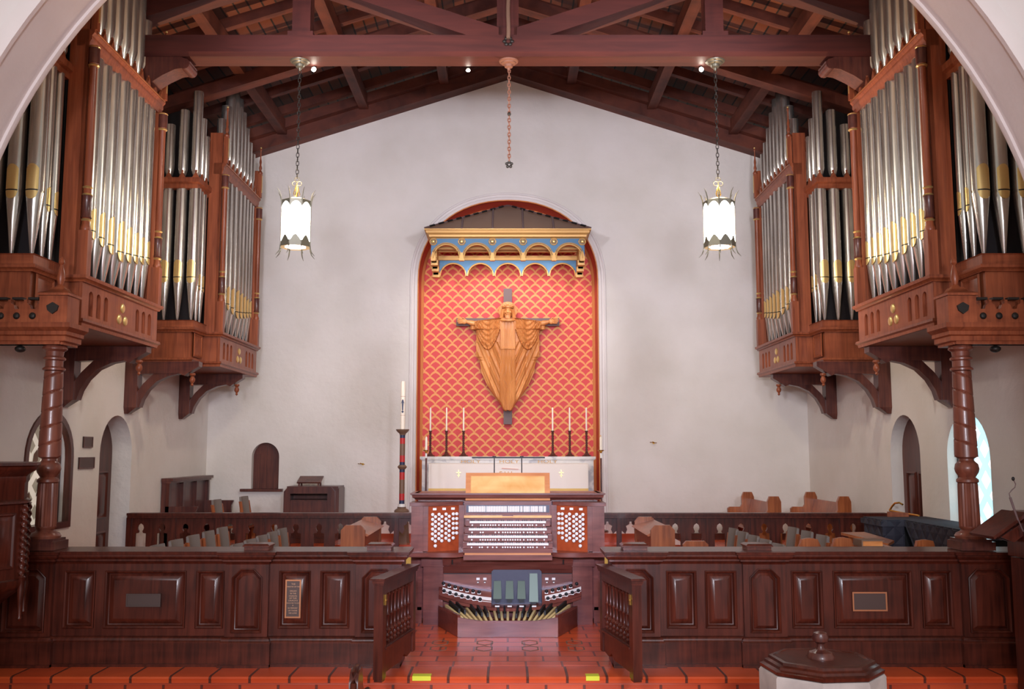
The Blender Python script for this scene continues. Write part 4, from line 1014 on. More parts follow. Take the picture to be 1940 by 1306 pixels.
# ------------------------------------------------------------ altar, retable, linen, candles
t = thing('stone_altar', 'grey marble altar with inscribed retable shelf, in front of the patterned niche', 'altar', (0, 14.9, .62))
b = MB(); b.box(-1.34, 1.34, 14.95, 15.3, .62, 1.62); b.build('retable', 'marble', t)
b = MB(); b.box(-1.37, 1.37, 14.91, 15.3, 1.625, 1.665); b.box(-1.355, 1.355, 14.93, 15.3, 1.61, 1.63); b.build('retable_shelf', 'marble', t)
for x in (-.60, .0, .60): text_mesh('HOLY', .088, front_text(x+.02, 14.945, 1.585) @ Matrix.Diagonal((1.35, .9, 1, 1)), 'goldpaint', .002, parent=t, name='inscription')
b = MB(); b.box(-1.18, 1.20, 14.36, 14.95, 1.50, 1.56); b.build('altar_slab', 'marble', t)
b = MB(); b.box(-1.10, 1.12, 14.50, 14.93, .62, 1.50); b.build('altar_front', 'marble', t)
for x in (-1.09, 1.09):
    b = MB(); b.box(x-.03, x+.03, 14.42, 14.50, .62, 1.50); b.build('altar_leg', 'marble', t)
t = thing('altar_cloth', 'white linen altar cloth with gold fringe and embroidered crosses', 'cloth', (0, 14.4, 1.13))
b = MB(); n = 60; Ls = []
def wav(x, f): return .012*f*math.sin(x*9)+.008*f*math.sin(x*23+1)
rows = [(14.93, 1.563, 0), (14.36, 1.566, 0), (14.345, 1.555, 0), (14.345, 1.45, .2), (14.342, 1.32, .6), (14.34, 1.19, 1)]
for y, z, f in rows: Ls.append([(-1.185+2.39*i/n, y-wav(-1.185+2.39*i/n, f), z) for i in range(n+1)])
b.loops(Ls, cap1=False, closed=False, smooth=True); b.build('linen', 'cloth', t)
b = MB(); Ls = [[(-1.185+2.39*i/n, 14.34-wav(-1.185+2.39*i/n, 1)-.003, z) for i in range(n+1)] for z in (1.195, 1.135)]
b.loops(Ls, cap1=False, closed=False); b.build('fringe', 'fringe', t)
for x in (-.735, .80):
    b = MB()
    b.box(x-.005, x+.005, 14.325, 14.333, 1.36, 1.47); b.box(x-.035, x+.035, 14.325, 14.333, 1.425, 1.435); b.box(x-.022, x+.022, 14.325, 14.333, 1.385, 1.393)
    b.build('embroidered_cross', 'gold', t)
text_mesh('E U I', .10, front_text(-.03, 14.335, 1.41), 'goldpaint', .001, parent=t, name='embroidered_letters')
b = MB(); b.loops([[(-.09, 14.338, 1.50), (.16, 14.338, 1.485), (.16, 14.334, 1.475), (-.09, 14.334, 1.488)], ]*1+[[(-.09, 14.33, 1.50), (.16, 14.33, 1.485), (.16, 14.33, 1.475), (-.09, 14.33, 1.488)]], cap0=True); b.build('pink_ribbon', mat('pink_thread', (226, 176, 160), .8), t)

def candlestick(x, y, z, label):
    t = thing('altar_candlestick', label, 'candlestick', (x, y, z), 'tall altar candlesticks on the retable')
    b = MB(); b.lathe([(.075, 0), (.07, .015), (.045, .03), (.03, .05), (.02, .06)], (x, y, z), 8, smooth=False); b.build('base', 'case_dark', t)
    b = MB(); b.lathe([(.02, .06), (.026, .07), (.017, .08)]+[(.017, .08+.27*i/48) for i in range(49)]+[(.024, .365), (.016, .375), (.03, .40), (.03, .405)], (x, y, z), 16, fn=lambda r, zz, a: r+(.004*math.cos(2*(a+zz*90)) if .09 < zz-z+z < .34 and r < .0175 else 0)); b.build('twisted_shaft', 'case_dark', t)
    b = MB(); b.lathe([(.0135, .405), (.012, .76), (.004, .775)], (x, y, z), 12); c = b.build('candle', 'candle', t)
    b = MB(); b.tube([(x, y, z+.77), (x, y, z+.79)], .002, 5); b.build('wick', 'brass', c)
    return t
cands = [(-1.225, 'outermost'), (-.97, 'middle'), (-.70, 'innermost'), (.71, 'innermost'), (.98, 'middle'), (1.245, 'outermost')]
c0 = None
for x, w_ in cands:
    lb = 'tall candlestick with lit-white taper on the retable, %s of the three %s of the altar' % (w_, 'left' if x < 0 else 'right')
    lb = lb.replace('lit-white', 'white')
    if c0 is None: c0 = candlestick(x, 15.1, 1.665, lb); x00 = x
    else: copy_tree(c0, off=(x-x00, 0, 0), label=lb)
for x, sd in ((-1.16, 'left'), (1.325, 'right')):
    t = thing('processional_torch', 'slender processional torch with brass dish and short candle, %s of the altar' % sd, 'candlestick', (x, 13.6, .62), 'processional torches')
    b = MB(); b.lathe([(.10, 0), (.09, .02), (.02, .04), (.014, .05), (.014, 1.03)], (x, 13.6, .62), 12); b.build('staff', 'case_dark', t)
    b = MB(); b.lathe([(.013, 1.03), (.014, 1.04), (.014, 1.10)], (x, 13.6, .62), 12); b.build('white_sleeve', 'white', t)
    b = MB(); b.lathe([(.012, 1.10), (.02, 1.11), (.015, 1.12), (.045, 1.135), (.048, 1.145), (.02, 1.14)], (x, 13.6, .62), 16); b.build('dish', 'brass', t)
    b = MB(); b.lathe([(.018, 1.14), (.016, 1.32), (.005, 1.335)], (x, 13.6, .62), 12); c = b.build('candle', 'candle', t)
    b = MB(); b.ball((x, 13.6, 1.965), (.006, .006, .012), 6, 5); b.build('wick', 'brass', c)
# paschal candle on its painted stand
x, y = -1.455, 13.2
t = thing('paschal_stand', 'tall painted candle stand with red, brown and navy bands left of the altar', 'candle stand', (x, y, .5))
b = MB(); b.lathe([(.12, .50), (.11, .53), (.085, .90), (.105, .925), (.095, .95), (.06, .97), (.06, .99)], (x, y, 0), 8, smooth=False); b.build('foot', 'olive', t)
b = MB(); b.lathe([(.052, .99), (.052, 1.03)], (x, y, 0), 16); b.build('white_band', 'white', t)
bands = [(1.03, 1.08, 'navy'), (1.08, 1.17, 'red'), (1.17, 1.36, 'olive'), (1.36, 1.46, 'red'), (1.46, 1.50, 'navy'), (1.56, 1.60, 'navy'), (1.60, 1.69, 'red'), (1.69, 1.85, 'olive'), (1.85, 1.93, 'red'), (1.93, 1.97, 'navy')]
for z0, z1, mm in bands:
    b = MB(); b.lathe([(.037, z0), (.037, z1)], (x, y, 0), 12); b.build('painted_band', mm, t)
b = MB(); b.lathe([(.042, 1.50), (.062, 1.525), (.066, 1.535), (.045, 1.56)], (x, y, 0), 8, smooth=False); b.build('knop', 'olive', t)
b = MB(); b.lathe([(.04, 1.97), (.045, 1.99), (.07, 2.01), (.09, 2.035), (.092, 2.05), (.06, 2.045)], (x, y, 0), 8, smooth=False); b.build('dish', 'olive', t)
t = thing('paschal_candle', 'thick ivory paschal candle with dark emblem, on the painted stand', 'candle', (x, y, 2.045))
b = MB(); b.lathe([(.033, 2.045), (.033, 2.70), (.028, 2.715), (.01, 2.715)], (x, y, 0), 20); b.build('wax', 'candle', t)
b = MB()
for z in (2.24, 2.50): b.lathe([(.0335, z), (.0338, z+.004)], (x, y, 0), 20)
b.build('gold_line', 'copper', t)
b = MB(); b.plate([(x-.008, 2.31), (x+.008, 2.31), (x+.012, 2.42), (x+.024, 2.40), (x+.006, 2.46), (x-.006, 2.46), (x-.024, 2.40), (x-.012, 2.42)], [], 'y', y-.036, y-.032); b.plate([(x, 2.27), (x+.018, 2.295), (x, 2.31), (x-.018, 2.295)], [], 'y', y-.036, y-.032); b.build('emblem', 'navy', t)

# ------------------------------------------------------------ communion rail
t = thing('communion_rail', 'long dark wooden communion rail with keyhole cut-outs between posts, before the sanctuary steps', 'rail', (0, 12.33, .35))
b = MB(); b.box(-4.845, 4.845, 12.24, 12.40, .935, .965); b.box(-4.845, 4.845, 12.26, 12.38, .90, .936); b.build('handrail', 'screen', t)
b = MB(); b.box(-4.845, 4.845, 12.30, 12.34, .36, .42); b.build('bottom_rail', 'screen', t)
nb = 33; wb = .588; x0 = -4.83
k = 0; x = x0
for k in range(17):
    xa = x0+k*.5682; xb = xa+.5682
    b = MB(); b.box(xa-.03, xa+.03, 12.28, 12.36, .35, .905); b.build('rail_post', 'screen', t)
    xm = (xa+xb)/2
    for xc in ((xa+xm)/2+.006, (xm+xb)/2-.006):
        P = rect(xc-.136, xc+.136, .42, .90)
        H = [(xc-.068, .43), (xc+.068, .43), (xc+.068, .705), (xc+.030, .712), (xc+.022, .735), (xc+.034, .755), (xc+.040, .78), (xc+.032, .81), (xc, .835), (xc-.032, .81), (xc-.040, .78), (xc-.034, .755), (xc-.022, .735), (xc-.030, .712), (xc-.068, .705)]
        if -1.75 < xc < 1.75: H = [(xc-.115, .43), (xc+.115, .43), (xc+.115, .74), (xc+.07, .70), (xc+.045, .755), (xc+.06, .80), (xc+.02, .82), (xc+.012, .855), (xc-.012, .855), (xc-.02, .82), (xc-.06, .80), (xc-.045, .755), (xc-.07, .70), (xc-.115, .74)]
        b = MB(); b.plate(P, [H], 'y', 12.305, 12.335); b.build('pierced_panel', 'screen', t)
    if 5 <= k <= 10:
        pass
b = MB(); b.box(4.83-.03, 4.845, 12.28, 12.36, .35, .905); b.build('rail_post', 'screen', t)
for x0_, x1_, sd in ((-2.6, -.95, 'left'), (1.0, 2.6, 'right')):
    b = MB(); b.box(x0_, x1_, 12.02, 12.24, .0, .33); 
    t2 = thing('kneeler', 'low kneeler with yellow cushion before the communion rail, %s of the console' % sd, 'kneeler', ((x0_+x1_)/2, 12.1, 0), 'kneelers at the rail'); b.build('kneeler_step', 'screen', t2)
    b = MB(); b.box(x0_+.01, x1_-.01, 12.03, 12.23, .33, .44); b.build('cushion', 'cushion', t2)

# ------------------------------------------------------------ sanctuary furniture
t = thing('credence_cabinet', 'squat reddish wooden cabinet with open dark shelf against the white east wall', 'cabinet', (-3.05, 14.95, .35))
b = MB(); b.plate([(-3.44, .35), (-2.66, .35), (-2.66, 1.13), (-2.71, 1.20), (-3.38, 1.20), (-3.44, 1.13)], [rect(-3.34, -2.77, .42, 1.10)], 'y', 14.75, 14.80); b.build('front_frame', 'case_dark', t)
b = MB(); b.box(-3.43, -3.40, 14.80, 15.30, .35, 1.15); b.box(-2.69, -2.60, 14.80, 15.30, .35, 1.18); b.box(-3.40, -2.62, 15.26, 15.30, .35, 1.18); b.box(-3.40, -2.61, 14.78, 15.30, 1.17, 1.21); b.build('body', 'case_dark', t)
b = MB(); b.box(-3.40, -2.70, 14.82, 15.26, .97, 1.0); b.box(-3.34, -2.77, 14.79, 14.82, .42, .98); b.build('shelf', 'case_dark', t)
t = thing('missal_stand', 'small sloping missal stand on top of the credence cabinet', 'book stand', (-3.08, 15.0, 1.21))
b = MB(); b.plate([(14.88, 1.25), (15.12, 1.345), (15.11, 1.36), (14.87, 1.27)], [], 'x', -3.27, -2.90); b.build('slope', 'case_dark', t)
for x, y in ((-3.24, 14.90), (-2.94, 14.90), (-3.24, 15.08), (-2.94, 15.08)):
    b = MB(); b.box(x-.012, x+.012, y-.012, y+.012, 1.21, 1.255 if y < 15 else 1.33); b.build('leg', 'case_dark', t)
t = thing('sedilia', 'high-backed dark wooden three-seat stall against the left wall by the east corner', 'stall', (-4.6, 14.3, .35))
b = MB(); b.box(-4.84, -4.78, 13.42, 15.22, .35, 1.33); b.build('backboard', 'case_dark', t)
b = MB(); b.box(-4.84, -4.68, 13.40, 15.25, 1.33, 1.37); b.box(-4.84, -4.71, 13.41, 15.24, 1.30, 1.33); b.build('cornice', 'case_dark', t)
for y in (13.42, 14.0, 14.6, 15.17):
    b = MB(); b.box(-4.78, -4.73, y, y+.06, .35, 1.31); b.build('back_post', 'screen', t)
b = MB(); b.box(-4.78, -4.40, 13.42, 15.22, .68, .74); b.build('seat', 'case_dark', t)
for y in (13.42, 15.16):
    b = MB(); b.plate([(-4.78, .35), (-4.36, .35), (-4.36, .90), (-4.33, .96), (-4.33, .98), (-4.78, .98)], [], 'y', y, y+.05); b.build('arm_end', 'case_dark', t)
def bench(x, y0, y1, z, label):
    t = thing('sanctuary_bench', label, 'bench', (x, (y0+y1)/2, z), 'high ended benches right of the altar')
    for y, w_ in ((y0, .0), (y1, 0)):
        b = MB(); b.plate([(x-.22, z), (x+.16, z), (x+.16, z+.73), (x+.13, z+.80), (x+.01, z+.80), (x-.02, z+.73), (x-.02, z+.62), (x-.04, z+.585), (x-.20, z+.585), (x-.23, z+.56)], [], 'y', y-.03, y+.03); b.build('bench_end', 'stall', t)
    b = MB(); b.plate([(x+.03, z+.3), (x+.11, z+.70), (x+.14, z+.70), (x+.07, z+.3)], [], 'y', y0+.03, y1-.03); b.build('back', 'stall', t)
    b = MB(); b.box(x-.22, x+.06, y0+.03, y1-.03, z+.34, z+.38); b.build('seat', 'stall', t)
bench(3.47, 12.8, 14.2, .35, 'high ended wooden bench behind the rail, nearer the altar of the two on the right')
bench(4.40, 12.8, 14.2, .35, 'high ended wooden bench behind the rail, nearer the right wall')

# ------------------------------------------------------------ choir chairs
def chair(x, y, z, face, h, label, group):
    """armless chair, grey padded back and seat on a light wooden frame; face=+1 looks towards +x"""
    t = thing('choir_chair', label, 'chair', (x, y, z), group); f = face
    H = h
    def bx(x0, x1, y0, y1, z0, z1, nm, m_, par=None):
        b = MB(); b.box(x+f*x0, x+f*x1, y+y0, y+y1, z+z0, z+z1); return b.build(nm, m_, par or t)
    for yy in (-.20, .175):
        b = MB(); b.plate([(x+f*.02, z), (x+f*.06, z), (x+f*.06, z+.44), (x+f*.01, z+H-.06), (x-f*.03, z+H-.06), (x+f*.02, z+.44)], [], 'y', y+yy, y+yy+.03); b.build('rear_leg', 'stall', t)
        bx(.42, .46, yy, yy+.03, 0, .44, 'front_leg', 'stall')
    bx(.02, .46, -.21, .21, .40, .43, 'seat_frame', 'stall'); bx(.04, .47, -.20, .20, .43, .47, 'seat', 'grey')
    # curved padded back wrapping over the top
    Ls = []
    for zz, xo in ((H-.24, .0), (H-.02, -.03), (H, -.035), (H-.005, -.06), (H-.22, -.045)):
        Ls.append([(x+f*(xo+.01+.035*math.cos(PI*(i/12-.5))*-1+.02), y-.175+.35*i/12, z+zz+(.0 if zz < H-.1 else 0)) for i in range(13)])
    b = MB(); b.loops(Ls+[Ls[0]], cap0=False, cap1=False, closed=False, smooth=True)
    b.add([Ls[k][0] for k in range(5)], [(0, 1, 2, 3, 4)]); b.add([Ls[k][-1] for k in range(5)], [(0, 1, 2, 3, 4)]); b.build('padded_back', 'grey', t)
    return t
order = ('nearest', 'second', 'third', 'fourth', 'farthest')
base = {}
for s, sd in ((-1, 'left'), (1, 'right')):
    for row, X, ys_ in (('outer', 3.33, [9.22+.52*k for k in range(5)]), ('inner', 2.59, [9.30+.46*k for k in range(5)])):
        for k, yy in enumerate(ys_):
            lb = 'grey padded choir chair, %s from the screen in the %s row on the %s' % (order[k], row, sd)
            g_ = 'grey choir chairs facing each other across the chancel'
            if s not in base: base[s] = (chair(s*X, yy, 0, -s, .86, lb, g_), s*X, yy)
            else: copy_tree(base[s][0], off=(s*X-base[s][1], yy-base[s][2], 0), label=lb)
chair(-3.85, 12.76, .35, 1, .76, 'low grey padded chair behind the rail beside the left stall', 'clergy chairs behind the rail')
chair(-3.62, 13.24, .35, 1, .78, 'low grey padded chair behind the rail, next to the hatch', 'clergy chairs behind the rail')

# ------------------------------------------------------------ clergy desks facing inwards
for s, sd in ((-1, 'left'), (1, 'right')):
    t = thing('clergy_desk', 'pale brown wooden desk with tall chamfered ends and slotted front, %s of the console' % sd, 'desk', (s*1.66, 11.1, 0), 'pair of clergy desks')
    for y in (10.42, 11.72):
        b = MB(s); b.plate([(1.54, 0), (1.80, 0), (1.80, .90), (1.75, .955), (1.59, .955), (1.54, .90)], [], 'y', y-.025, y+.025); b.build('desk_end', 'stall', t)
    b = MB(s); b.plate([(1.50, .845), (1.53, .86), (1.77, .925), (1.77, .90), (1.52, .83)], [], 'y', 10.445, 11.695); b.build('desk_slope', 'stall', t)
    hs = []
    for k in range(5): yc = 10.60+k*.245; hs.append(arch_poly(yc-.035, yc+.035, .25, .66, .70, 6))
    b = MB(s); b.plate(rect(10.445, 11.695, .08, .84), hs, 'x', 1.56, 1.59); b.build('slotted_front', 'stall', t)
    b = MB(s); b.box(1.62, 1.64, 10.445, 11.695, .08, .84); b.build('inner_board', 'case_dark', t)
    t = tag(MB(s).box(1.84, 2.12, 10.5, 11.6, 0, .58).build('stall_seat_box', 'stall'), 'low wooden seat box behind the %s clergy desk' % sd, 'seat')

# bench ends and book desk just behind the right screen
def benchend(x, y, w_, z1, c_, label, scal=False):
    P = cham_poly(x-w_/2, x+w_/2, 0, z1, c_)
    if scal:
        P = [(x-w_/2, 0), (x+w_/2, 0), (x+w_/2, z1-.16), (x+w_/2-.02, z1-.10), (x+.07, z1-.01), (x+.02, z1), (x-.02, z1), (x-.07, z1-.01), (x-w_/2+.02, z1-.10), (x-w_/2, z1-.16)]
    t = thing('stall_end', label, 'bench end', (x, y, 0), 'pale bench ends behind the right screen')
    b = MB(); b.plate(P, [], 'y', y-.025, y+.025); b.build('end_board', 'stall', t)
    b = MB(); b.box(x-w_/2+.03, x+w_/2-.03, y-.02, y+.22, .40, .43); b.build('seat', 'stall', t)
    if scal:
        for k in range(5):
            b = MB(); b.ball((x-.075+.037*k, y-.03, z1-.13), (.014, .01, .022), 8, 6); b.build('carved_lobe', 'stall', t)
benchend(1.93, 9.95, .26, .83, .035, 'low pale bench end with chamfered top behind the right screen, nearest the console')
benchend(1.84, 9.0, .24, .855, .03, 'lowest pale bench end peeping over the right screen beside the hymn box')
benchend(2.72, 8.72, .26, .969, .07, 'broad pale bench end behind the right screen, left of the scalloped one', True)
benchend(3.02, 8.72, .25, .975, .09, 'pale bench end with a carved scalloped top behind the right screen', True)
benchend(3.76, 8.72, .23, .955, .05, 'pale bench end in front of the covered piano', True)
benchend(4.10, 8.68, .20, .905, .05, 'small pale bench end hidden partly by the right spiral column')
t = thing('reading_desk', 'tilted pale wooden reading board between the chairs and the piano', 'desk', (3.72, 10.0, 0))
b = MB(); b.loops([[(3.40, 9.85, .925), (3.78, 9.60, .835), (3.98, 9.95, .835), (3.75, 10.15, .905)], [(3.40, 9.85, .90), (3.78, 9.60, .81), (3.98, 9.95, .81), (3.75, 10.15, .88)]], cap0=True); b.build('board', 'stall', t)
b = MB(); b.tube([(3.74, 9.9, .82), (3.74, 9.9, .0)], .02, 8); b.build('post', 'stall', t)
b = MB(); b.lathe([(.16, 0), (.16, .02), (.03, .04)], (3.74, 9.9, 0), 16); b.build('foot', 'stall', t)
t = thing('book', 'thick tan book lying behind the right screen by the piano', 'book', (3.24, 8.72, .90))
b = MB(); b.box(3.16, 3.34, 8.61, 8.79, .909, .952); b.build('pages', 'maple_edge', t)
b = MB(); b.box(3.15, 3.35, 8.60, 8.80, .952, .960); b.box(3.15, 3.35, 8.60, 8.80, .901, .909); b.box(3.15, 3.16, 8.60, 8.80, .909, .952); b.build('cover', 'olive', t)
t = thing('side_table', 'plain wooden side table holding the thick tan book behind the right screen', 'table', (3.28, 8.7, 0))
b = MB(); b.box(3.17, 3.44, 8.55, 8.86, .875, .90); b.build('top', 'stall', t)
for a in (3.19, 3.40):
    for c in (8.57, 8.82):
        b = MB(); b.box(a, a+.025, c, c+.025, 0, .875); b.build('leg', 'stall', t)

# ------------------------------------------------------------ covered piano
t = thing('grand_piano', 'piano under a dark quilted cover, beside the right wall behind the spiral column', 'piano', (4.5, 10.2, 0))
b = MB(); b.box(4.42, 4.80, 9.0, 10.6, .10, .97); b.box(4.16, 4.80, 10.62, 11.05, .10, .97); b.build('piano_case', 'black', t)
b = MB(); top = [(4.10, 10.56), (4.36, 10.56), (4.34, 8.92), (4.82, 8.92), (4.82, 11.12), (4.10, 11.12)]
b.plate(top, [], 'z', .975, 1.0); b.plate([(4.08, 10.54), (4.34, 10.54), (4.32, 8.90), (4.84, 8.90), (4.84, 11.14), (4.08, 11.14)], [], 'z', .93, .985)
m = mat('quilted_cover_stitched', (46, 46, 58), .8); M['quilt2'] = m
g = nd(m, 'ShaderNodeNewGeometry'); sp = nd(m, 'ShaderNodeSeparateXYZ'); lk(m, g.outputs['Position'], sp.inputs[0])
def mt2(op, a, b_=None):
    n_ = nd(m, 'ShaderNodeMath', operation=op)
    for i, v_ in enumerate((a, b_)):
        if v_ is None: continue
        if isinstance(v_, (int, float)): n_.inputs[i].default_value = v_
        else: lk(m, v_, n_.inputs[i])
    return n_.outputs[0]
h1 = mt2('ADD', sp.outputs[0], sp.outputs[1])
qa = mt2('ABSOLUTE', mt2('SINE', mt2('MULTIPLY', mt2('ADD', h1, sp.outputs[2]), 17))); qb = mt2('ABSOLUTE', mt2('SINE', mt2('MULTIPLY', mt2('SUBTRACT', h1, sp.outputs[2]), 17)))
bump(m, mt2('MINIMUM', qa, qb), .5, .04)
b.build('cover_top', 'quilt2', t)
b = MB(); b.plate([(10.56, .94), (8.93, .94), (8.93, .25), (9.85, .25), (10.50, .93)], [], 'x', 4.33, 4.35); b.build('side_flap', 'quilt2', t)
b = MB(); b.box(4.10, 4.34, 10.555, 10.575, .2, .94); b.box(4.10, 4.12, 10.57, 11.1, .2, .94); b.build('end_flap', 'quilt2', t)
for x, y in ((4.5, 9.1), (4.5, 10.9)):
    b = MB(); b.lathe([(.05, .0), (.05, .04), (.035, .06), (.05, .12)], (x, y, 0), 12); b.build('piano_leg', 'black', t)
t = tag(MB().plate([(4.36, 1.0), (4.60, 1.0), (4.60, 1.045), (4.36, 1.06)], [], 'y', 11.05, 11.07).build('score_board', 'case'), 'small reddish board standing on the far end of the covered piano', 'board')
t = thing('door_barrier', 'thin brass rail with curled end across the right doorway', 'rail', (4.9, 11.6, 0))
b = MB(); b.tube([(4.66, 11.75, 1.03), (4.74, 11.55, 1.01), (4.80, 11.25, 1.0)], .012, 8); b.tube([(4.66, 11.75, 1.03), (4.68, 11.72, 1.08), (4.70, 11.68, 1.12), (4.73, 11.62, 1.13), (4.75, 11.57, 1.11)], .012, 8); b.build('handrail', 'brass', t)
for x, y in ((4.66, 11.75), (4.80, 11.25)):
    b = MB(); b.tube([(x, y, 0), (x, y, 1.0)], .010, 8); b.build('post', 'brass', t)

# ------------------------------------------------------------ pulpit, lectern, font, pew in the nave
def octa(cx, cy, r, z, a0=0, n=8): return [(cx+r*math.cos(a0+2*PI*i/n), cy+r*math.sin(a0+2*PI*i/n), z) for i in range(n)]
t = thing('pulpit', 'dark carved wooden pulpit with moulded rim and rope-twist corner, at the left edge', 'pulpit', (-4.20, 7.43, -.45))
cx, cy = -4.20, 7.43; a0 = 0
b = MB(); b.loops([octa(cx, cy, r, z, a0) for r, z in ((.40, .74), (.46, .77), (.46, 1.50), (.47, 1.52), (.47, 1.56))], cap0=True); b.build('body', 'screen', t)
b = MB(); b.loops([octa(cx, cy, r, z, a0) for r, z in ((.46, 1.54), (.48, 1.57), (.52, 1.60), (.53, 1.63), (.55, 1.64), (.55, 1.66), (.50, 1.665))], cap0=True); b.build('rim', 'screen', t)
b = MB(); b.loops([octa(cx, cy, r, z, a0) for r, z in ((.46, 1.34), (.49, 1.35), (.49, 1.365), (.46, 1.38))], cap0=True); b.build('string_moulding', 'screen', t)
b = MB(); b.loops([octa(cx, cy, r, z, a0) for r, z in ((.14, .10), (.16, .30), (.22, .50), (.36, .62), (.47, .70), (.49, .74), (.49, .77), (.46, .78))], cap0=True); b.build('corbelled_base', 'screen', t)
b = MB(); b.loops([octa(cx, cy, r, z, a0) for r, z in ((.30, -.45), (.30, -.36), (.18, -.33), (.14, .12))], cap0=True); b.build('stem', 'screen', t)
for k in range(8):
    am = a0+2*PI*(k+.5)/8; rr_ = .46*math.cos(PI/8); nx, ny = math.cos(am), math.sin(am); tx, ty = -ny, nx
    def fp(u_, z, o): return (cx+nx*(rr_+o)+tx*u_, cy+ny*(rr_+o)+ty*u_, z)
    P = rect(-.11, .11, .86, 1.28); b = MB(); b.loops([[fp(p[0], p[1], o) for p in (offset_poly(P, i) if i else P)] for i, o in ((0, .0), (.004, .014), (.016, .014), (.026, .002), (.045, .002), (.06, .008))]); b.build('side_panel', 'screen', t)
for k in (7, 0, 1, 6):
    a = a0+2*PI*k/8; X, Y_ = cx+.475*math.cos(a), cy+.475*math.sin(a)
    b = MB(); b.lathe([(.020, .80+.54*i/60) for i in range(61)], (X, Y_, 0), 12, fn=lambda r, z, q: r+.006*math.cos(2*(q+z*60))); b.build('rope_column', 'screen', t)
    b = MB(); b.lathe([(.022, .80), (.03, .79), (.02, .76), (.026, .70), (.018, .60), (.012, .50), (.018, .48), (.0, .455)], (X, Y_, 0), 12); b.build('corner_drop', 'screen', t)

t = thing('lectern', 'dark wooden lectern with sloping ribbed desk and rope-twist posts, at the right edge', 'lectern', (4.25, 7.52, -.17))
b = MB(); b.box(3.98, 4.6, 7.40, 7.66, -.17, .92); b.build('body', 'screen', t)
b = MB(); b.plate([(3.74, 1.075), (4.0, 1.25), (4.0, 1.28), (3.73, 1.095)], [], 'y', 7.42, 7.80); b.build('desk_board', 'screen', t)
b = MB(); b.plate([(3.97, .93), (4.6, .93), (4.6, 1.27), (4.04, 1.285), (3.99, 1.27), (3.97, 1.22)], [], 'y', 7.38, 7.68); b.build('desk_end', 'screen', t)
for k in range(4):
    b = MB(); b.plate([(3.80, 1.09), (3.97, 1.20), (3.97, 1.10), (3.90, 1.05)], [], 'y', 7.44+k*.09, 7.46+k*.09); b.build('rib', 'screen', t)
for X, z0, z1 in ((3.985, .96, 1.18), (3.955, -.10, .90)):
    b = MB(); n_ = 50; b.lathe([(.024, z0+(z1-z0)*i/n_) for i in range(n_+1)], (X, 7.35, 0), 12, fn=lambda r, z, q: r+.007*math.cos(2*(q+z*55))); b.lathe([(.0, z0-.05), (.026, z0-.03), (.03, z0-.01), (.02, z0)], (X, 7.35, 0), 12); b.build('rope_post', 'screen', t)
t = thing('gooseneck_microphone', 'thin gooseneck microphone rising from the right lectern against the wall', 'microphone', (3.95, 7.3, 1.12))
b = MB(); b.tube([(4.0, 7.3, 1.125), (3.95, 7.3, 1.12), (3.90, 7.3, 1.15), (3.865, 7.3, 1.23), (3.835, 7.3, 1.33), (3.815, 7.3, 1.40)], [.007]*4+[.009, .009], 8); b.build('stem', 'cross', t)
b = MB(); b.tube([(3.815, 7.3, 1.40), (3.81, 7.3, 1.43), (3.83, 7.3, 1.455), (3.855, 7.3, 1.475), (3.862, 7.3, 1.50), (3.85, 7.3, 1.53)], .004, 8); b.build('neck', 'cross', t)
b = MB(); b.ball((3.846, 7.3, 1.54), (.012, .012, .016), 10, 8); b.build('capsule', 'black', t)

fx, fy = 1.945, 6.08
t = thing('baptismal_font', 'octagonal pale stone font in the right foreground', 'font', (fx, fy, -.45))
b = MB(); b.loops([octa(fx, fy, r, z, PI/8+.1) for r, z in ((.34, .06), (.375, .10), (.375, .385), (.365, .40))], cap0=True); b.build('bowl', 'stone', t)
b = MB(); b.loops([octa(fx, fy, r, z, PI/8+.1) for r, z in ((.36, -.45), (.36, -.38), (.24, -.32), (.22, -.05), (.34, .06))], cap0=True); b.build('pedestal', 'stone', t)
t = thing('font_lid', 'dark octagonal wooden lid with turned knob, on the stone font', 'lid', (fx, fy, .40))
b = MB(); b.loops([octa(fx, fy, r, z, PI/8+.1) for r, z in ((.35, .40), (.365, .405), (.37, .425), (.345, .435), (.34, .45), (.32, .46), (.315, .475), (.29, .478), (.285, .472))], cap0=True); b.build('lid_board', 'screen', t)
b = MB(); b.lathe([(.085, .472), (.085, .485), (.07, .51), (.03, .525), (.02, .545), (.022, .56), (.045, .575), (.05, .60), (.04, .625), (.015, .635), (.0, .636)], (fx, fy, 0), 24); b.build('knob', 'case_dark', t)

t = thing('pew', 'wooden pew with rounded moulded end, at the lower left foreground', 'pew', (-2.4, 6.15, -.45))
for x in (-.955, -3.95):
    P = [(6.55, -.45), (5.93, -.45), (5.90, .25), (5.90, .36), (5.93, .41), (5.98, .43), (6.04, .43), (6.08, .40), (6.12, .30), (6.20, .22), (6.50, .18), (6.55, .12)]
    b = MB(); b.plate(P, [], 'x', x, x+.055); pe = b.build('pew_end', 'screen', t)
    b = MB(); b.tube([(x+.028, y, z) for y, z in P[1:]], .02, 8); b.build('edge_moulding', 'screen', pe)
b = MB(); b.plate([(6.0, -.1), (5.94, .27), (5.925, .295), (5.95, .305), (5.985, .29), (6.04, -.1)], [], 'x', -3.90, -.95); b.build('back', 'screen', t)
b = MB(); b.box(-3.90, -.95, 6.03, 6.5, -.04, .0); b.build('seat', 'screen', t)

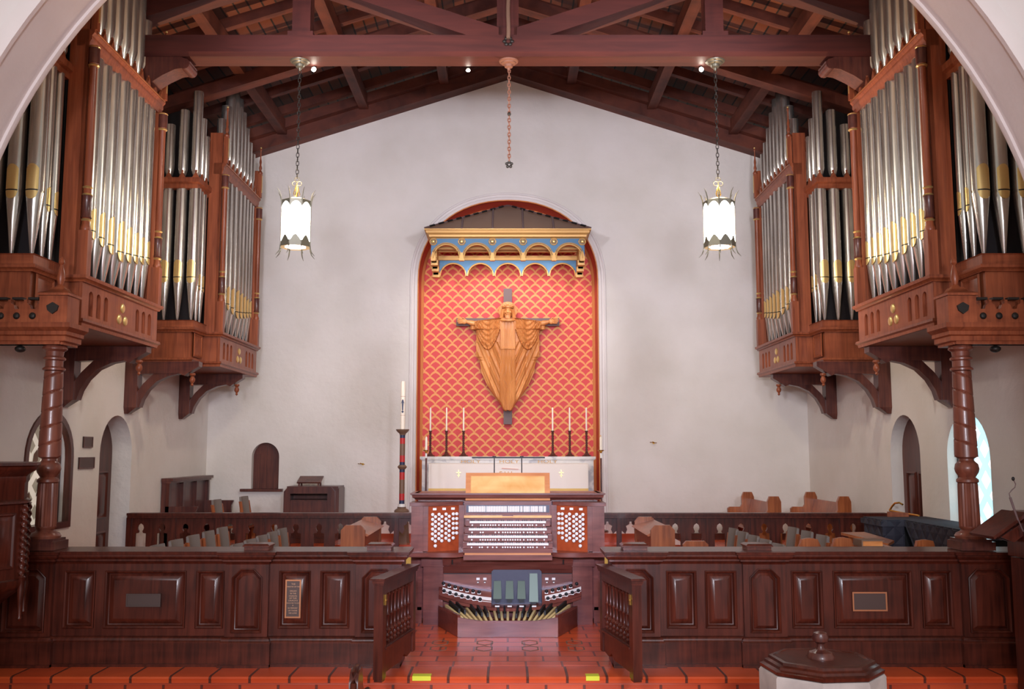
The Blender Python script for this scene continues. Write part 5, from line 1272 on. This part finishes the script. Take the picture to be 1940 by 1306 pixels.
# ------------------------------------------------------------ lanterns, chains and lamps
def chain(b, x, y, z0, z1, r=.016, w=.0045):
    n_ = max(1, int((z1-z0)/(r*2.9))); st = (z1-z0)/n_
    for k in range(n_):
        c = (x, y, z0+st*(k+.5)); pts = []
        for i in range(8):
            a = 2*PI*i/8; h_ = r*math.cos(a); v_ = st*.66*math.sin(a)
            pts.append((c[0]+h_, c[1], c[2]+v_) if k % 2 else (c[0], c[1]+h_, c[2]+v_))
        b.tube(pts, w, 5, closed=True)
def canopy(b, x, y, z): b.lathe([(.11, 0), (.105, -.012), (.085, -.02), (.08, -.032), (.05, -.045), (.045, -.07), (.02, -.085), (.012, -.11)], (x, y, z), 20)
LY = 10.17
for s, sd in ((-1, 'left'), (1, 'right')):
    X = s*2.315 if s < 0 else 2.31
    t = thing('hanging_lantern', 'glowing white eight-sided metal lantern hanging on a chain on the %s' % sd, 'lantern', (X, LY, 3.9), 'pair of hanging lanterns')
    b = MB(); canopy(b, X, LY, 6.07); b.build('ceiling_rose', 'pendant', t)
    b = MB(); chain(b, X, LY, 4.73, 5.97); b.build('chain', 'iron', t)
    b = MB()
    for a in range(3): b.tube(circ((X+.032*math.cos(a*2*PI/3+PI/2), LY, 4.685+.032*math.sin(a*2*PI/3+PI/2)), .026, 14), .0045, 5, closed=True)
    b.build('trefoil_ring', 'pendant', t)
    b = MB()
    for a in range(4): b.tube([(X, LY, 4.66), (X+.02*math.cos(a*PI/2+.5), LY+.02*math.sin(a*PI/2+.5), 4.60), (X+.035*math.cos(a*PI/2+.5), LY+.035*math.sin(a*PI/2+.5), 4.55), (X, LY, 4.51)], .005, 5)
    b.tube([(X, LY, 4.67), (X, LY, 4.46)], .006, 6); b.build('finial', 'brass', t)
    r_ = .165
    b = MB(); b.loops([octa(X, LY, r, z, PI/8+.2) for r, z in ((r_, 3.965), (r_, 4.45))], cap0=False, cap1=True); b.build('glass_body', 'glow', t)
    b = MB(); b.loops([octa(X, LY, r_*.72, 3.97, PI/8+.2), octa(X, LY, r_*.72, 3.972, PI/8+.2)], cap0=True); b.build('base_glass', 'glow', t)
    b = MB(); b.loops([octa(X, LY, r_*.72, 3.96, PI/8+.2), octa(X, LY, r_*1.04, 3.955, PI/8+.2), octa(X, LY, r_*1.04, 3.975, PI/8+.2), octa(X, LY, r_*.72, 3.975, PI/8+.2)], cap0=False, cap1=False); b.build('bottom_rim', 'pendant', t)
    b = MB(); b.loops([octa(X, LY, r_*1.03, 4.445, PI/8+.2), octa(X, LY, r_*1.03, 4.465, PI/8+.2), octa(X, LY, r_*.5, 4.50, PI/8+.2)], cap0=False); b.build('top_rim', 'pendant', t)
    for k in range(8):
        p = Vector(octa(X, LY, r_*1.025, 0, PI/8+.2)[k]); q = Vector(octa(X, LY, r_*1.025, 0, PI/8+.2)[(k+1) % 8])
        b = MB(); b.tube([(p.x, p.y, 3.96), (p.x, p.y, 4.46)], .005, 5); rod = b.build('rib', 'pendant', t)
        def fpp(f, z): w_ = p+(q-p)*f; return (w_.x, w_.y, z)
        b = MB(); L1 = [fpp(i/8, 3.965) for i in range(9)]; L2 = [fpp(i/8, 4.0+.075*math.sin(PI*i/8)**1.3) for i in range(9)]; b.loops([L1, L2], cap1=False, closed=False); b.build('lower_scallop', 'pendant', t)
        b = MB(); L1 = [fpp(i/8, 4.46) for i in range(9)]; L2 = [fpp(i/8, 4.375+.065*math.sin(PI*i/8)**.8) for i in range(9)]; b.loops([L1, L2], cap1=False, closed=False); b.build('upper_scallop', 'pendant', t)
        d_ = Vector((p.x-X, p.y-LY, 0)).normalized()
        b = MB(); b.tube([tuple(Vector((p.x, p.y, 4.44))+d_*o+Vector((0, 0, h_))) for o, h_ in ((0, 0), (.004, .05), (.02, .10), (.05, .145))], [.007, .007, .006, .002], 5); b.build('upper_spike', 'pendant', t)
        b = MB(); b.tube([tuple(Vector((p.x, p.y, 3.97))+d_*o-Vector((0, 0, h_))) for o, h_ in ((0, 0), (.004, .04), (.02, .08), (.055, .12))], [.007, .007, .006, .002], 5); b.build('lower_spike', 'pendant', t)
    # small spotlight beside each rose
    xs2 = X-s*.13
    t = thing('ceiling_spotlight', 'tiny bright spotlight on the tie beam beside the %s lantern rose' % sd, 'spotlight', (xs2, 10.3, 6.0), 'spotlights on the tie beam')
    b = MB(); b.tube([(xs2, 10.33, 6.07), (xs2, 10.30, 6.03)], .022, 10); b.build('housing', 'iron', t)
    b = MB(); b.ball((xs2, 10.29, 6.025), (.026, .02, .026), 10, 8); b.build('lens', 'bulb', t)
t = thing('ceiling_spotlight', 'tiny bright spotlight under the tie beam left of the centre chain', 'spotlight', (-.45, 10.4, 6.03))
b = MB(); b.tube([(-.45, 10.40, 6.09), (-.45, 10.38, 6.06)], .022, 10); b.build('housing', 'iron', t)
b = MB(); b.ball((-.45, 10.37, 6.045), (.024, .02, .016), 10, 8); b.build('lens', 'bulb', t)
t = thing('sanctuary_lamp_chain', 'rust-brown twisted chain hanging from the middle of the tie beam, ending in a rosette hook', 'chain', (0.02, LY, 4.84))
b = MB(); canopy(b, .01, LY, 6.07); b.build('ceiling_rose', 'rope', t)
b = MB(); chain(b, .015, LY, 4.92, 5.98, .014, .0075); b.build('chain', 'rope', t)
b = MB(); b.lathe([(.012, 0), (.022, .02), (.012, .04)], (.015, LY, 5.44), 10); b.build('swivel', 'iron', t)
b = MB()
for a in range(5): b.ball((.015+.028*math.cos(a*2*PI/5+PI/2), LY, 4.885+.028*math.sin(a*2*PI/5+PI/2)), (.018, .014, .018), 8, 6)
b.build('rosette', 'iron', t)
t = thing('beam_rope', 'pale brown rope running down the front of the king post to an iron rosette', 'rope', (0.0, 9.97, 6.2))
b = MB()
pts = [(.005+.003*math.sin(i*1.3), 9.965, 6.24+.09*i) for i in range(18)]; b.tube(pts, .022, 8); b.build('rope', 'olive', t)
b = MB()
for a in range(6): b.ball((.005+.042*math.cos(a*PI/3), 9.985, 6.22+.038*math.sin(a*PI/3)), (.02, .012, .02), 8, 6)
b.build('rosette', 'iron', t)

# ------------------------------------------------------------ small things on the walls
for y0, y1, z0, z1, lb in ((10.89, 11.13, 1.79, 1.915, 'small square dark plaque on the left wall between window and door'), (10.80, 11.20, 1.55, 1.68, 'wide dark plaque on the left wall below the small square one')):
    t = thing('wall_plaque', lb, 'plaque', (-4.85, (y0+y1)/2, z0)); b = MB(); b.box(-4.849, -4.835, y0, y1, z0, z1); b.build('plate', 'bronze', t)
    b = MB(); b.plate(rect(y0, y1, z0, z1), [rect(y0+.012, y1-.012, z0+.012, z1-.012)], 'x', -4.838, -4.83); b.build('border', 'case_dark', t)
for x, z, lb in ((-2.33, 1.54, 'left of the paschal candle'), (2.35, 1.88, 'right of the altar')):
    t = thing('wall_hook', 'tiny brass bracket fixed to the white east wall %s' % lb, 'hook', (x, 15.38, z)); b = MB()
    b.tube([(x, 15.40, z), (x, 15.33, z+.005), (x-.03, 15.31, z+.02)], .006, 6); b.lathe([(.018, 0), (.018, .006)], (x, 15.4, z), 10, axis='y'); b.build('hook_arm', 'brass', t)
    b = MB(); b.tube([(x-.07, 15.32, z+.01), (x+.04, 15.32, z)], .006, 6); b.build('crosspiece', 'brass', t)
